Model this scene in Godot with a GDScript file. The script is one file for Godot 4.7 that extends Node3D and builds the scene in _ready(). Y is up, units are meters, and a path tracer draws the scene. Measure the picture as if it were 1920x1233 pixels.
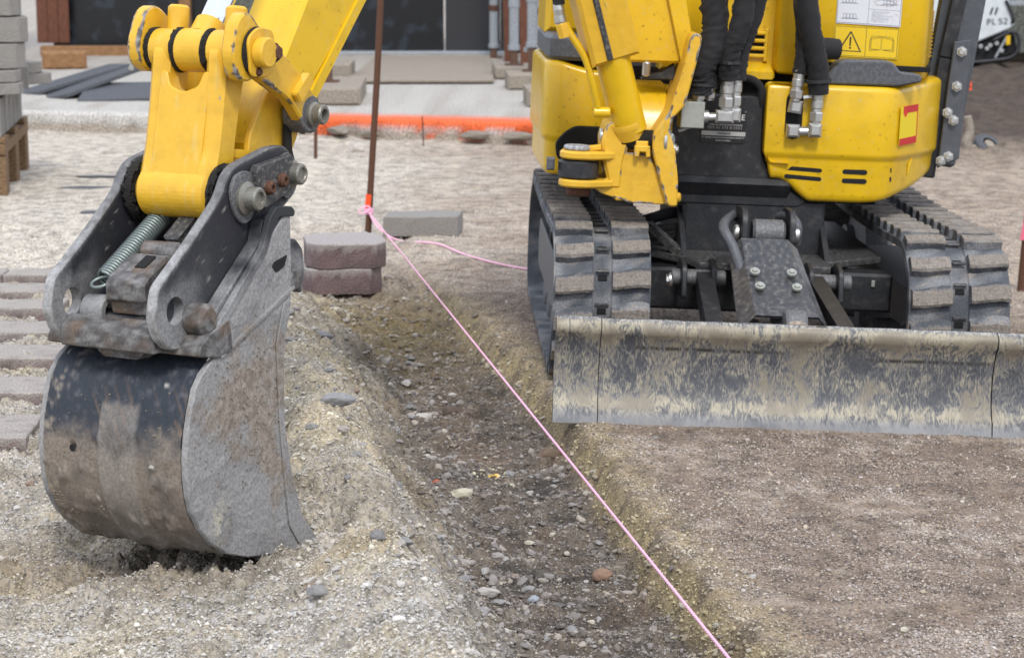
extends Node3D
# A mini excavator with a dirty bucket beside a string-marked trench on a building site.

const FLAT := -1
const SIDE := Basis(Vector3(0, 0, -1), Vector3(0, 1, 0), Vector3(1, 0, 0))   # (back, up, across) -> machine axes
const PLAN := Basis(Vector3(1, 0, 0), Vector3(0, 0, -1), Vector3(0, 1, 0))   # (across, back, up) -> machine axes

var rng := RandomNumberGenerator.new()
var M := {}
var used := {}
var machine: Transform3D
var arm_frame: Transform3D
var n1 := FastNoiseLite.new()
var n2 := FastNoiseLite.new()
var n3 := FastNoiseLite.new()
var n4 := FastNoiseLite.new()
var nd := FastNoiseLite.new()
var ne := FastNoiseLite.new()


class Geo:
	var v := PackedVector3Array()
	var g := PackedInt32Array()

	func tri(a: Vector3, b: Vector3, c: Vector3, s := -1) -> void:
		v.append(a); v.append(b); v.append(c); g.append(s)

	func quad(a: Vector3, b: Vector3, c: Vector3, d: Vector3, s := -1) -> void:
		tri(a, b, c, s)
		tri(a, c, d, s)

	func merge(o: Geo, t := Transform3D()) -> Geo:
		for p in o.v:
			v.append(t * p)
		g.append_array(o.g)
		return self

	func moved(t: Transform3D) -> Geo:
		for i in v.size():
			v[i] = t * v[i]
		return self

	func refine(d: float, passes := 7) -> Geo:
		for k in passes:
			var nv := PackedVector3Array()
			var ng := PackedInt32Array()
			var split := false
			for i in g.size():
				var a := v[3 * i]; var b := v[3 * i + 1]; var c := v[3 * i + 2]
				var ab := a.distance_to(b) > d; var bc := b.distance_to(c) > d; var ca := c.distance_to(a) > d
				var n := int(ab) + int(bc) + int(ca)
				if n == 0:
					nv.append(a); nv.append(b); nv.append(c); ng.append(g[i])
					continue
				split = true
				var mab := (a + b) * 0.5; var mbc := (b + c) * 0.5; var mca := (c + a) * 0.5
				var out: Array
				if n == 3:
					out = [a, mab, mca, mab, b, mbc, mca, mbc, c, mab, mbc, mca]
				elif n == 1:
					if ab: out = [a, mab, c, mab, b, c]
					elif bc: out = [b, mbc, a, mbc, c, a]
					else: out = [c, mca, b, mca, a, b]
				else:
					if not ab: out = [a, b, mbc, a, mbc, mca, mca, mbc, c]
					elif not bc: out = [b, c, mca, b, mca, mab, mab, mca, a]
					else: out = [c, a, mab, c, mab, mbc, mbc, mab, b]
				for p in out:
					nv.append(p)
				for q in out.size() / 3:
					ng.append(g[i])
			v = nv
			g = ng
			if not split:
				break
		return self

	func mesh(col = null, mat: Material = null) -> ArrayMesh:
		var st := SurfaceTool.new()
		st.begin(Mesh.PRIMITIVE_TRIANGLES)
		for i in g.size():
			st.set_smooth_group(g[i])
			for k in 3:
				if col != null:
					st.set_color(col.call(v[3 * i + k]))
				st.add_vertex(v[3 * i + k])
		st.generate_normals()
		st.index()
		if mat:
			st.set_material(mat)
		return st.commit()


# ---------------------------------------------------------------- shapes
func pv(a: Array) -> PackedVector2Array:
	var r := PackedVector2Array()
	for i in a.size() / 2:
		r.append(Vector2(a[2 * i], a[2 * i + 1]))
	return r


func clockwise_fixed(p: PackedVector2Array) -> PackedVector2Array:
	if Geometry2D.is_polygon_clockwise(p):
		p.reverse()
	return p


func inset(p: PackedVector2Array, d: float) -> PackedVector2Array:
	var r := PackedVector2Array()
	var n := p.size()
	for i in n:
		var a := (p[i] - p[(i + n - 1) % n]).normalized()
		var b := (p[(i + 1) % n] - p[i]).normalized()
		var na := Vector2(-a.y, a.x); var nb := Vector2(-b.y, b.x)
		var m := (na + nb)
		var l := maxf(m.length_squared() * 0.5, 0.35)
		r.append(p[i] + m / l * d)
	return r


func rounded(p: PackedVector2Array, r: float, n := 4) -> PackedVector2Array:
	var out := PackedVector2Array()
	var k := p.size()
	for i in k:
		var a := p[(i + k - 1) % k]; var b := p[i]; var c := p[(i + 1) % k]
		var u := a - b; var w := c - b
		var d := minf(r, minf(u.length(), w.length()) * 0.45)
		var s := b + u.normalized() * d; var e := b + w.normalized() * d
		for j in n + 1:
			var t := float(j) / n
			out.append(s.lerp(b, t).lerp(b.lerp(e, t), t))
	return out


func prism(poly: PackedVector2Array, l0: float, l1: float, bevel := 0.0, hole := PackedVector2Array()) -> Geo:
	var G := Geo.new()
	var p := clockwise_fixed(poly)
	while bevel > 0.0 and Geometry2D.triangulate_polygon(inset(p, bevel)).is_empty():
		bevel = bevel * 0.5 if bevel > 0.0006 else 0.0
	var q := inset(p, bevel) if bevel > 0.0 else p
	var n := p.size()
	var pieces: Array = []
	if hole.is_empty():
		pieces = [q]
	else:
		var c := Vector2.ZERO
		for h in hole: c += h / hole.size()
		for s in [-1.0, 1.0]:
			var half := PackedVector2Array([c + Vector2(0, -9), c + Vector2(9 * s, -9), c + Vector2(9 * s, 9), c + Vector2(0, 9)])
			for a in Geometry2D.intersect_polygons(q, half):
				for b in Geometry2D.clip_polygons(a, hole):
					pieces.append(b)
	for piece in pieces:
		var idx := Geometry2D.triangulate_polygon(piece)
		for i in idx.size() / 3:
			var a: Vector2 = piece[idx[3 * i]]; var b: Vector2 = piece[idx[3 * i + 1]]; var c2: Vector2 = piece[idx[3 * i + 2]]
			if (b - a).cross(c2 - a) < 0.0:
				var t := b; b = c2; c2 = t
			G.tri(Vector3(a.x, a.y, l1), Vector3(c2.x, c2.y, l1), Vector3(b.x, b.y, l1))
			G.tri(Vector3(a.x, a.y, l0), Vector3(b.x, b.y, l0), Vector3(c2.x, c2.y, l0))
	var rings := [[q, l0], [p, l0 + bevel], [p, l1 - bevel], [q, l1]] if bevel > 0.0 else [[p, l0], [p, l1]]
	var grp := 1
	for i in n:
		var j := (i + 1) % n
		var e0 := (p[i] - p[(i + n - 1) % n]).normalized(); var e1 := (p[j] - p[i]).normalized()
		if e0.dot(e1) < 0.82: grp += 4
		for k in rings.size() - 1:
			var a: PackedVector2Array = rings[k][0]; var b: PackedVector2Array = rings[k + 1][0]
			var za: float = rings[k][1]; var zb: float = rings[k + 1][1]
			G.quad(Vector3(a[i].x, a[i].y, za), Vector3(b[i].x, b[i].y, zb), Vector3(b[j].x, b[j].y, zb), Vector3(a[j].x, a[j].y, za), grp + k)
	if not hole.is_empty():
		var m := hole.size()
		for i in m:
			var j := (i + 1) % m
			G.quad(Vector3(hole[i].x, hole[i].y, l0), Vector3(hole[j].x, hole[j].y, l0), Vector3(hole[j].x, hole[j].y, l1), Vector3(hole[i].x, hole[i].y, l1), 9999)
	return G


func circle(c: Vector2, r: float, n := 20) -> PackedVector2Array:
	var out := PackedVector2Array()
	for i in n:
		out.append(c + Vector2.from_angle(TAU * i / n) * r)
	return out


func box(c: Vector3, s: Vector3, bevel := 0.004, b := Basis()) -> Geo:
	var h := s * 0.5
	var G := prism(PackedVector2Array([Vector2(-h.x, -h.y), Vector2(h.x, -h.y), Vector2(h.x, h.y), Vector2(-h.x, h.y)]), -h.z, h.z, minf(bevel, minf(h.x, minf(h.y, h.z)) * 0.6))
	return G.moved(Transform3D(b, c))


func span(a: Vector3, b: Vector3, w: float, h: float, bevel := 0.003, up := Vector3.UP) -> Geo:   # a bar from a to b
	var z := (b - a).normalized()
	if absf(z.dot(up)) > 0.95: up = Vector3.RIGHT
	var x := up.cross(z).normalized()
	return box((a + b) * 0.5, Vector3(w, h, a.distance_to(b)), bevel, Basis(x, z.cross(x), z))


func axis_basis(dir: Vector3) -> Basis:
	var y := dir.normalized()
	var x := y.cross(Vector3(0.3, 0.2, 0.93) if absf(y.z) < 0.9 else Vector3.RIGHT).normalized()
	return Basis(x, y, x.cross(y))


func lathe(at: Vector3, dir: Vector3, prof: Array, seg := 24, smooth := true) -> Geo:   # prof: [along, radius, along, radius ...]
	var G := Geo.new()
	var B := axis_basis(dir)
	var n := prof.size() / 2
	for k in n - 1:
		for i in seg:
			var c0 := Vector2.from_angle(TAU * i / seg); var c1 := Vector2.from_angle(TAU * (i + 1) / seg)
			var h0: float = prof[2 * k]; var r0: float = prof[2 * k + 1]; var h1: float = prof[2 * k + 2]; var r1: float = prof[2 * k + 3]
			var a := at + B * Vector3(c0.x * r0, h0, c0.y * r0); var b := at + B * Vector3(c1.x * r0, h0, c1.y * r0)
			var c := at + B * Vector3(c1.x * r1, h1, c1.y * r1); var d := at + B * Vector3(c0.x * r1, h1, c0.y * r1)
			var s := 100 + k if smooth else FLAT
			if r0 < 1e-6: G.tri(a, c, d, s)
			elif r1 < 1e-6: G.tri(a, b, d, s)
			else: G.quad(a, b, c, d, s)
	return G


func pin(at: Vector3, dir: Vector3, r: float, l: float, c := 0.004, seg := 24) -> Geo:
	return lathe(at, dir, [0, 0, 0, r - c, c, r, l - c, r, l, r - c, l, 0], seg)


func hexbolt(at: Vector3, dir: Vector3, r: float, washer := 1.5) -> Geo:
	var G := lathe(at, dir, [-r * 0.5, 0, -r * 0.5, r * washer, r * 0.2, r * washer, r * 0.25, r * washer * 0.9, r * 0.25, 0], 20)
	G.merge(lathe(at, dir, [0, r, r * 0.75, r, r * 0.9, r * 0.8, r * 0.9, 0], 6, false))
	return G


func spline(pts: Array, n := 8) -> PackedVector3Array:
	var out := PackedVector3Array()
	for i in pts.size() - 1:
		var a: Vector3 = pts[maxi(i - 1, 0)]; var b: Vector3 = pts[i]; var c: Vector3 = pts[i + 1]; var d: Vector3 = pts[mini(i + 2, pts.size() - 1)]
		for k in n:
			out.append(b.cubic_interpolate(c, a, d, float(k) / n))
	out.append(pts[-1])
	return out


func tube(pts: PackedVector3Array, r, seg := 12, wrinkle := 0.0, cap := true) -> Geo:
	var G := Geo.new()
	var rings: Array = []
	var x := Vector3.ZERO
	for i in pts.size():
		var t := (pts[mini(i + 1, pts.size() - 1)] - pts[maxi(i - 1, 0)]).normalized()
		if i == 0: x = axis_basis(t).x
		x = (x - t * x.dot(t)).normalized()
		var y := t.cross(x)
		var rr: float = r if not r is Array else lerpf(r[0], r[1], float(i) / (pts.size() - 1))
		var ring := PackedVector3Array()
		for k in seg:
			var c := Vector2.from_angle(TAU * k / seg)
			var p := pts[i] + (x * c.x + y * c.y) * rr
			if wrinkle > 0.0:
				p += (x * c.x + y * c.y) * (wrinkle * (absf(n2.get_noise_3dv(p * Vector3(26, 60, 26))) * 2.0 - 0.5) * rr)
			ring.append(p)
		rings.append(ring)
	for i in rings.size() - 1:
		for k in seg:
			var j := (k + 1) % seg
			G.quad(rings[i][k], rings[i][j], rings[i + 1][j], rings[i + 1][k], 5)
	if cap:
		for k in range(1, seg - 1):
			G.tri(rings[0][0], rings[0][k], rings[0][k + 1])
			G.tri(rings[-1][0], rings[-1][k + 1], rings[-1][k])
	return G


func skin(cols: Array, s := 7) -> Geo:   # each column an array of Vector3, all alike in length
	var G := Geo.new()
	for i in cols.size() - 1:
		for k in cols[i].size() - 1:
			G.quad(cols[i][k], cols[i + 1][k], cols[i + 1][k + 1], cols[i][k + 1], s)
	return G


func shell_of(path: PackedVector2Array, t: float) -> PackedVector2Array:   # an open profile given a thickness
	var out := path.duplicate()
	var back := PackedVector2Array()
	for i in path.size():
		var d := (path[mini(i + 1, path.size() - 1)] - path[maxi(i - 1, 0)]).normalized()
		back.append(path[i] + Vector2(d.y, -d.x) * -t)
	back.reverse()
	out.append_array(back)
	return out


# ---------------------------------------------------------------- nodes
func numbered(called: String) -> String:
	var k: int = used.get(called, 0)
	used[called] = k + 1
	return called if k == 0 else "%s_%03d" % [called, k]


func thing(called: String, label: String, category: String, at := Transform3D(), group := "") -> Node3D:
	var o := Node3D.new()
	o.name = numbered(called)
	o.transform = at
	add_child(o, true)
	tag(o, label, category, group)
	return o


func tag(o: Node, label: String, category: String, group := "") -> void:
	o.set_meta("label", label)
	o.set_meta("category", category)
	if group: o.set_meta("group", group)


func part(parent: Node, called: String, geo, mat: Material, col = null, at := Transform3D()) -> MeshInstance3D:
	if geo is Geo and mat == M.worn_yellow:   # scuffed paint is laid on vertex by vertex
		geo.refine(0.014, 5)
		mat = M.chipped
		if col == null: col = paint
	var o := MeshInstance3D.new()
	o.name = called if parent != self else numbered(called)
	o.mesh = geo.mesh(col) if geo is Geo else geo
	o.material_override = mat
	o.transform = at
	var k := 0
	while parent.has_node(NodePath(o.name)):
		k += 1
		o.name = "%s_%03d" % [called, k]
	parent.add_child(o, true)
	return o


func solo(called: String, geo, mat: Material, label: String, category: String, col = null, at := Transform3D(), group := "") -> MeshInstance3D:
	var o := part(self, called, geo, mat, col, at)
	tag(o, label, category, group)
	return o


func structure(called: String, geo, mat: Material, col = null, at := Transform3D()) -> MeshInstance3D:
	var o := part(self, called, geo, mat, col, at)
	o.set_meta("kind", "structure")
	return o


# ---------------------------------------------------------------- materials
func noise_of(type: int, freq: float, seed_: int, oct := 4) -> FastNoiseLite:
	var n := FastNoiseLite.new()
	n.noise_type = type
	n.frequency = freq
	n.seed = seed_
	n.fractal_octaves = oct
	if oct <= 1: n.fractal_type = FastNoiseLite.FRACTAL_NONE
	return n


func ramp(stops: Array) -> Gradient:
	var g := Gradient.new()
	var off := PackedFloat32Array(); var col := PackedColorArray()
	for s in stops:
		off.append(s[0]); col.append(s[1])
	g.offsets = off
	g.colors = col
	return g


func tex(n: FastNoiseLite, size: int, stops := [], normalize := true) -> NoiseTexture2D:
	var t := NoiseTexture2D.new()
	t.width = size; t.height = size
	t.seamless = true
	t.seamless_blend_skirt = 0.15
	t.normalize = normalize
	if stops: t.color_ramp = ramp(stops)
	t.noise = n
	return t


func grey(v: float, a := 1.0) -> Color:
	return Color(v, v, v, a)


func mat(c: Color, rough := 0.6, metal := 0.0) -> StandardMaterial3D:
	var m := StandardMaterial3D.new()
	m.albedo_color = c
	m.roughness = rough
	m.metallic = metal
	return m


func tri(m: StandardMaterial3D, t: Texture2D, s: float, world := false) -> StandardMaterial3D:
	m.albedo_texture = t
	m.uv1_triplanar = true
	m.uv1_world_triplanar = world
	m.uv1_scale = Vector3.ONE * s
	return m


func dirt(m: StandardMaterial3D, t: Texture2D, s: float) -> StandardMaterial3D:
	m.detail_enabled = true
	m.detail_blend_mode = BaseMaterial3D.BLEND_MODE_MIX
	m.detail_albedo = t
	m.detail_uv_layer = BaseMaterial3D.DETAIL_UV_2
	m.uv2_triplanar = true
	m.uv2_scale = Vector3.ONE * s
	return m


func bump(m: StandardMaterial3D, t: Texture2D, cm: float) -> StandardMaterial3D:
	m.heightmap_enabled = true
	m.heightmap_texture = t
	m.heightmap_scale = cm
	return m


func materials() -> void:
	var fine := tex(noise_of(FastNoiseLite.TYPE_SIMPLEX, 0.03, 5), 512)
	var cloudy := tex(noise_of(FastNoiseLite.TYPE_SIMPLEX, 0.012, 9, 5), 512, [[0, grey(0.92)], [0.5, grey(0.98)], [1, grey(1.0)]])
	var grain := tex(noise_of(FastNoiseLite.TYPE_SIMPLEX, 0.06, 12, 4), 512, [[0.2, grey(0.62)], [0.5, grey(0.85)], [0.8, grey(1.0)]])
	var soft := tex(noise_of(FastNoiseLite.TYPE_SIMPLEX, 0.03, 14, 5), 512, [[0.15, grey(0.80)], [0.5, grey(0.92)], [0.85, grey(1.0)]])
	M.fine = fine
	var dust := Color(0.60, 0.57, 0.52)
	var soot := tex(noise_of(FastNoiseLite.TYPE_SIMPLEX, 0.022, 31, 6), 1024, [[0.0, Color(0.16, 0.13, 0.09, 0.8)], [0.12, Color(0.2, 0.17, 0.12, 0.45)], [0.17, Color(0.5, 0.4, 0.15, 0.05)], [0.45, Color(0.5, 0.4, 0.12, 0.0)], [0.75, Color(0.72, 0.66, 0.45, 0.05)], [0.88, Color(0.72, 0.68, 0.55, 0.22)], [1, Color(0.72, 0.69, 0.6, 0.5)]])
	var chips := tex(noise_of(FastNoiseLite.TYPE_SIMPLEX, 0.035, 77, 5), 1024, [[0.0, Color(0.13, 0.1, 0.08, 0.95)], [0.15, Color(0.2, 0.16, 0.1, 0.8)], [0.18, Color(0.3, 0.25, 0.12, 0.25)], [0.36, Color(0.5, 0.4, 0.15, 0.0)], [0.68, Color(0.72, 0.7, 0.6, 0.0)], [0.75, Color(0.74, 0.71, 0.62, 0.22)], [0.80, Color(0.68, 0.68, 0.66, 0.75)], [1, Color(0.7, 0.7, 0.68, 0.9)]])
	var dusty := tex(noise_of(FastNoiseLite.TYPE_SIMPLEX, 0.02, 41, 6), 1024, [[0.1, Color(0.5, 0.49, 0.47, 0.06)], [0.5, Color(0.5, 0.49, 0.47, 0.16)], [0.72, Color(0.55, 0.53, 0.5, 0.34)], [0.95, Color(0.64, 0.61, 0.55, 0.8)]])
	var light_dust := tex(noise_of(FastNoiseLite.TYPE_SIMPLEX, 0.03, 43, 6), 512, [[0.4, Color(0.45, 0.46, 0.48, 0.03)], [0.7, Color(0.5, 0.5, 0.5, 0.06)], [0.95, Color(0.6, 0.58, 0.55, 0.15)]])
	var rusty := tex(noise_of(FastNoiseLite.TYPE_SIMPLEX, 0.025, 51, 5), 512, [[0.3, Color(0.36, 0.22, 0.14, 0.0)], [0.55, Color(0.36, 0.23, 0.15, 0.5)], [0.8, Color(0.42, 0.28, 0.18, 0.9)]])
	# paint
	M.yellow = dirt(tri(mat(Color(0.865, 0.70, 0.10), 0.27), cloudy, 1.1), soot, 0.9)
	M.worn_yellow = bump(dirt(tri(mat(Color(0.86, 0.68, 0.10), 0.4), cloudy, 2.3), chips, 0.9), tex(noise_of(FastNoiseLite.TYPE_SIMPLEX, 0.03, 21, 3), 512), 0.10)
	M.worn_yellow.uv1_scale = Vector3.ONE * 3.1
	M.black = dirt(tri(mat(Color(0.115, 0.12, 0.14), 0.5), grain, 2.0), light_dust, 0.9)
	M.dusty_black = dirt(tri(mat(Color(0.13, 0.14, 0.165), 0.5), soft, 4.0), dusty, 2.2)
	M.plastic = dirt(tri(mat(Color(0.33, 0.34, 0.36), 0.55), soft, 3.0), light_dust, 2.5)
	M.deep = mat(Color(0.03, 0.03, 0.035), 0.8)
	M.gap = mat(Color(0.05, 0.05, 0.055), 0.9)
	M.sleeve = mat(Color(0.10, 0.10, 0.11), 0.85)
	M.sleeve.rim_enabled = true
	M.sleeve.rim = 0.25
	M.zinc = tri(mat(Color(0.78, 0.78, 0.77), 0.38, 0.85), cloudy, 6.0)
	M.alu = tri(mat(Color(0.66, 0.67, 0.64), 0.42, 0.5), cloudy, 6.0)
	M.chrome = mat(Color(0.86, 0.87, 0.9), 0.12, 1.0)
	M.bolt = dirt(tri(mat(Color(0.62, 0.61, 0.57), 0.42, 0.6), grain, 9.0), light_dust, 6.0)
	M.gunmetal = dirt(tri(mat(Color(0.33, 0.345, 0.37), 0.42, 0.35), cloudy, 2.0), light_dust, 1.3)
	M.rust = dirt(tri(mat(Color(0.34, 0.22, 0.16), 0.8), grain, 5.0), rusty, 9.0)
	M.brown = tri(mat(Color(0.45, 0.33, 0.26), 0.8), grain, 5.0)
	M.scuffed_plate = dirt(tri(mat(Color(0.17, 0.185, 0.215), 0.32, 0.2), soft, 3.0), dusty, 1.6)
	M.spring = mat(Color(0.50, 0.54, 0.53), 0.42, 0.55)
	M.grease = bump(tri(mat(Color(0.10, 0.085, 0.065), 0.75), grain, 12.0), fine, 0.5)
	M.steel = dirt(tri(mat(Color(0.40, 0.41, 0.43), 0.6, 0.15), grain, 4.0), dusty, 3.0)
	var painted := func(rough: float, s: float) -> StandardMaterial3D:
		var m := mat(Color.WHITE, rough)
		m.vertex_color_use_as_albedo = true
		tri(m, soft, s)
		return m
	M.soiled = painted.call(0.62, 5.0)
	bump(M.soiled, tex(noise_of(FastNoiseLite.TYPE_SIMPLEX, 0.12, 61, 3), 512), 0.05)
	M.chipped = painted.call(0.4, 3.0)
	M.chipped.albedo_texture = cloudy
	M.chipped.uv1_scale = Vector3.ONE * 2.0
	bump(M.chipped, tex(noise_of(FastNoiseLite.TYPE_SIMPLEX, 0.03, 21, 3), 512), 0.06)
	M.sandy = painted.call(0.92, 5.0)
	bump(M.sandy, fine, 0.3)
	M.belt = painted.call(0.8, 6.0)
	bump(M.belt, fine, 0.15)
	# ground: stones of every tone in a fine and a coarse layer
	var cell := noise_of(FastNoiseLite.TYPE_CELLULAR, 0.14, 3, 1)
	cell.cellular_return_type = FastNoiseLite.RETURN_CELL_VALUE
	cell.cellular_jitter = 1.0
	var dist := cell.duplicate()
	dist.cellular_return_type = FastNoiseLite.RETURN_DISTANCE
	var tones := tex(cell, 1024, [[0.0, Color(0.42, 0.41, 0.41)], [0.2, Color(0.70, 0.67, 0.62)], [0.45, Color(0.86, 0.83, 0.78)], [0.7, Color(0.96, 0.92, 0.83)], [0.85, Color(0.82, 0.80, 0.80)], [1.0, Color(1, 0.98, 0.95)]])
	var pits := tex(dist, 1024, [[0, grey(1)], [0.5, grey(0.6)], [1, grey(0)]])
	M.soil = bump(tri(mat(Color.WHITE, 0.95), tones, 1.15, true), pits, 0.35)
	M.soil.vertex_color_use_as_albedo = true
	var blotch := tex(noise_of(FastNoiseLite.TYPE_SIMPLEX, 0.015, 65, 6), 1024, [[0, grey(0.68)], [0.4, grey(0.9)], [0.6, grey(0.98)], [1, Color(1, 1, 1)]])
	M.soil.detail_enabled = true
	M.soil.detail_blend_mode = BaseMaterial3D.BLEND_MODE_MUL
	M.soil.detail_albedo = blotch
	M.soil.detail_uv_layer = BaseMaterial3D.DETAIL_UV_2
	M.soil.uv2_triplanar = true
	M.soil.uv2_world_triplanar = true
	M.soil.uv2_scale = Vector3.ONE * 0.43
	M.stone = tri(mat(Color.WHITE, 0.92), grain, 1.1)
	M.stone.vertex_color_use_as_albedo = true
	M.pebble = mat(Color.WHITE, 0.9)
	M.pebble.vertex_color_use_as_albedo = true
	M.paver = dirt(bump(tri(mat(Color(0.60, 0.585, 0.565), 0.92), grain, 5.0), fine, 0.25), dusty, 2.2)
	M.red_paver = dirt(bump(tri(mat(Color(0.40, 0.315, 0.31), 0.9), grain, 5.0), fine, 0.25), light_dust, 2.2)
	M.sandy_paver = dirt(bump(tri(mat(Color(0.62, 0.565, 0.53), 0.9), grain, 5.0), fine, 0.3), dusty, 1.6)
	M.concrete = dirt(bump(tri(mat(Color(0.64, 0.595, 0.535), 0.92), grain, 2.0), fine, 0.3), light_dust, 1.2)
	M.terrace = bump(tri(mat(Color.WHITE, 0.92), grain, 1.4), fine, 0.3)
	M.terrace.vertex_color_use_as_albedo = true
	var wood := noise_of(FastNoiseLite.TYPE_SIMPLEX, 0.02, 15, 4)
	var planky := tex(wood, 512, [[0, Color(0.62, 0.55, 0.47)], [0.5, Color(0.85, 0.8, 0.72)], [1, Color(1, 0.97, 0.9)]])
	M.wood = tri(mat(Color(0.60, 0.47, 0.34), 0.8), planky, 1.0)
	M.wood.uv1_scale = Vector3(1.0, 7.0, 7.0)
	M.red_wood = tri(mat(Color(0.42, 0.26, 0.19), 0.75), planky, 1.0)
	M.red_wood.uv1_scale = Vector3(7.0, 0.8, 7.0)
	M.pallet = tri(mat(Color(0.52, 0.44, 0.35), 0.85), planky, 1.0)
	M.pallet.uv1_scale = Vector3(2.0, 7.0, 7.0)
	M.sheeting = dirt(tri(mat(Color(0.075, 0.08, 0.095), 0.3), grain, 1.0), tex(noise_of(FastNoiseLite.TYPE_SIMPLEX, 0.012, 88, 5), 512, [[0.6, Color(0.2, 0.24, 0.3, 0.0)], [0.85, Color(0.24, 0.28, 0.34, 0.3)]]), 0.5)
	M.wall = tri(mat(Color(0.40, 0.41, 0.38), 0.9), grain, 0.7)
	M.galv = dirt(tri(mat(Color(0.70, 0.72, 0.74), 0.5, 0.25), grain, 2.0), light_dust, 2.0)
	M.rubber = dirt(tri(mat(Color(0.29, 0.30, 0.32), 0.7), soft, 2.0), light_dust, 1.5)
	M.white = dirt(tri(mat(Color(0.80, 0.82, 0.83), 0.4), cloudy, 1.0), light_dust, 0.6)
	M.orange = mat(Color(0.92, 0.30, 0.10), 0.7)
	M.pink = mat(Color(0.95, 0.72, 0.82), 0.75)
	M.pink.rim_enabled = true
	M.pink.rim = 0.5
	M.label_red = mat(Color(0.72, 0.10, 0.10), 0.45)
	M.label_yellow = mat(Color(0.86, 0.76, 0.05), 0.4)
	M.mesh = mat(Color(0.62, 0.50, 0.24), 0.7)


# ---------------------------------------------------------------- the ground
const TRENCH_RIGHT := [-9.6, -0.50, -9.2, -0.40, -8.44, -0.215, -7.5, 0.0, -6.89, 0.115, -6.5, 0.17, -6.04, 0.245, -5.53, 0.301, -4.96, 0.41, -4.38, 0.54, -3.5, 0.70]
const TRENCH_LEFT := [-9.6, -0.86, -9.09, -0.74, -8.28, -0.55, -7.5, -0.42, -6.44, -0.27, -5.74, -0.15, -5.12, -0.04, -4.76, 0.03, -3.5, 0.30]


func along(table: Array, z: float) -> float:
	var n := table.size() / 2
	if z <= table[0]: return table[1]
	for i in n - 1:
		if z <= table[2 * i + 2]:
			return lerpf(table[2 * i + 1], table[2 * i + 3], (z - table[2 * i]) / (table[2 * i + 2] - table[2 * i]))
	return table[2 * n - 1]


func step(edge: float, x: float) -> float:
	return 1.0 if x >= edge else 0.0


func bell(x: float, z: float, cx: float, cz: float, rx: float, rz: float) -> float:
	var a := (x - cx) / rx; var b := (z - cz) / rz
	return exp(-a * a - b * b)


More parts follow.
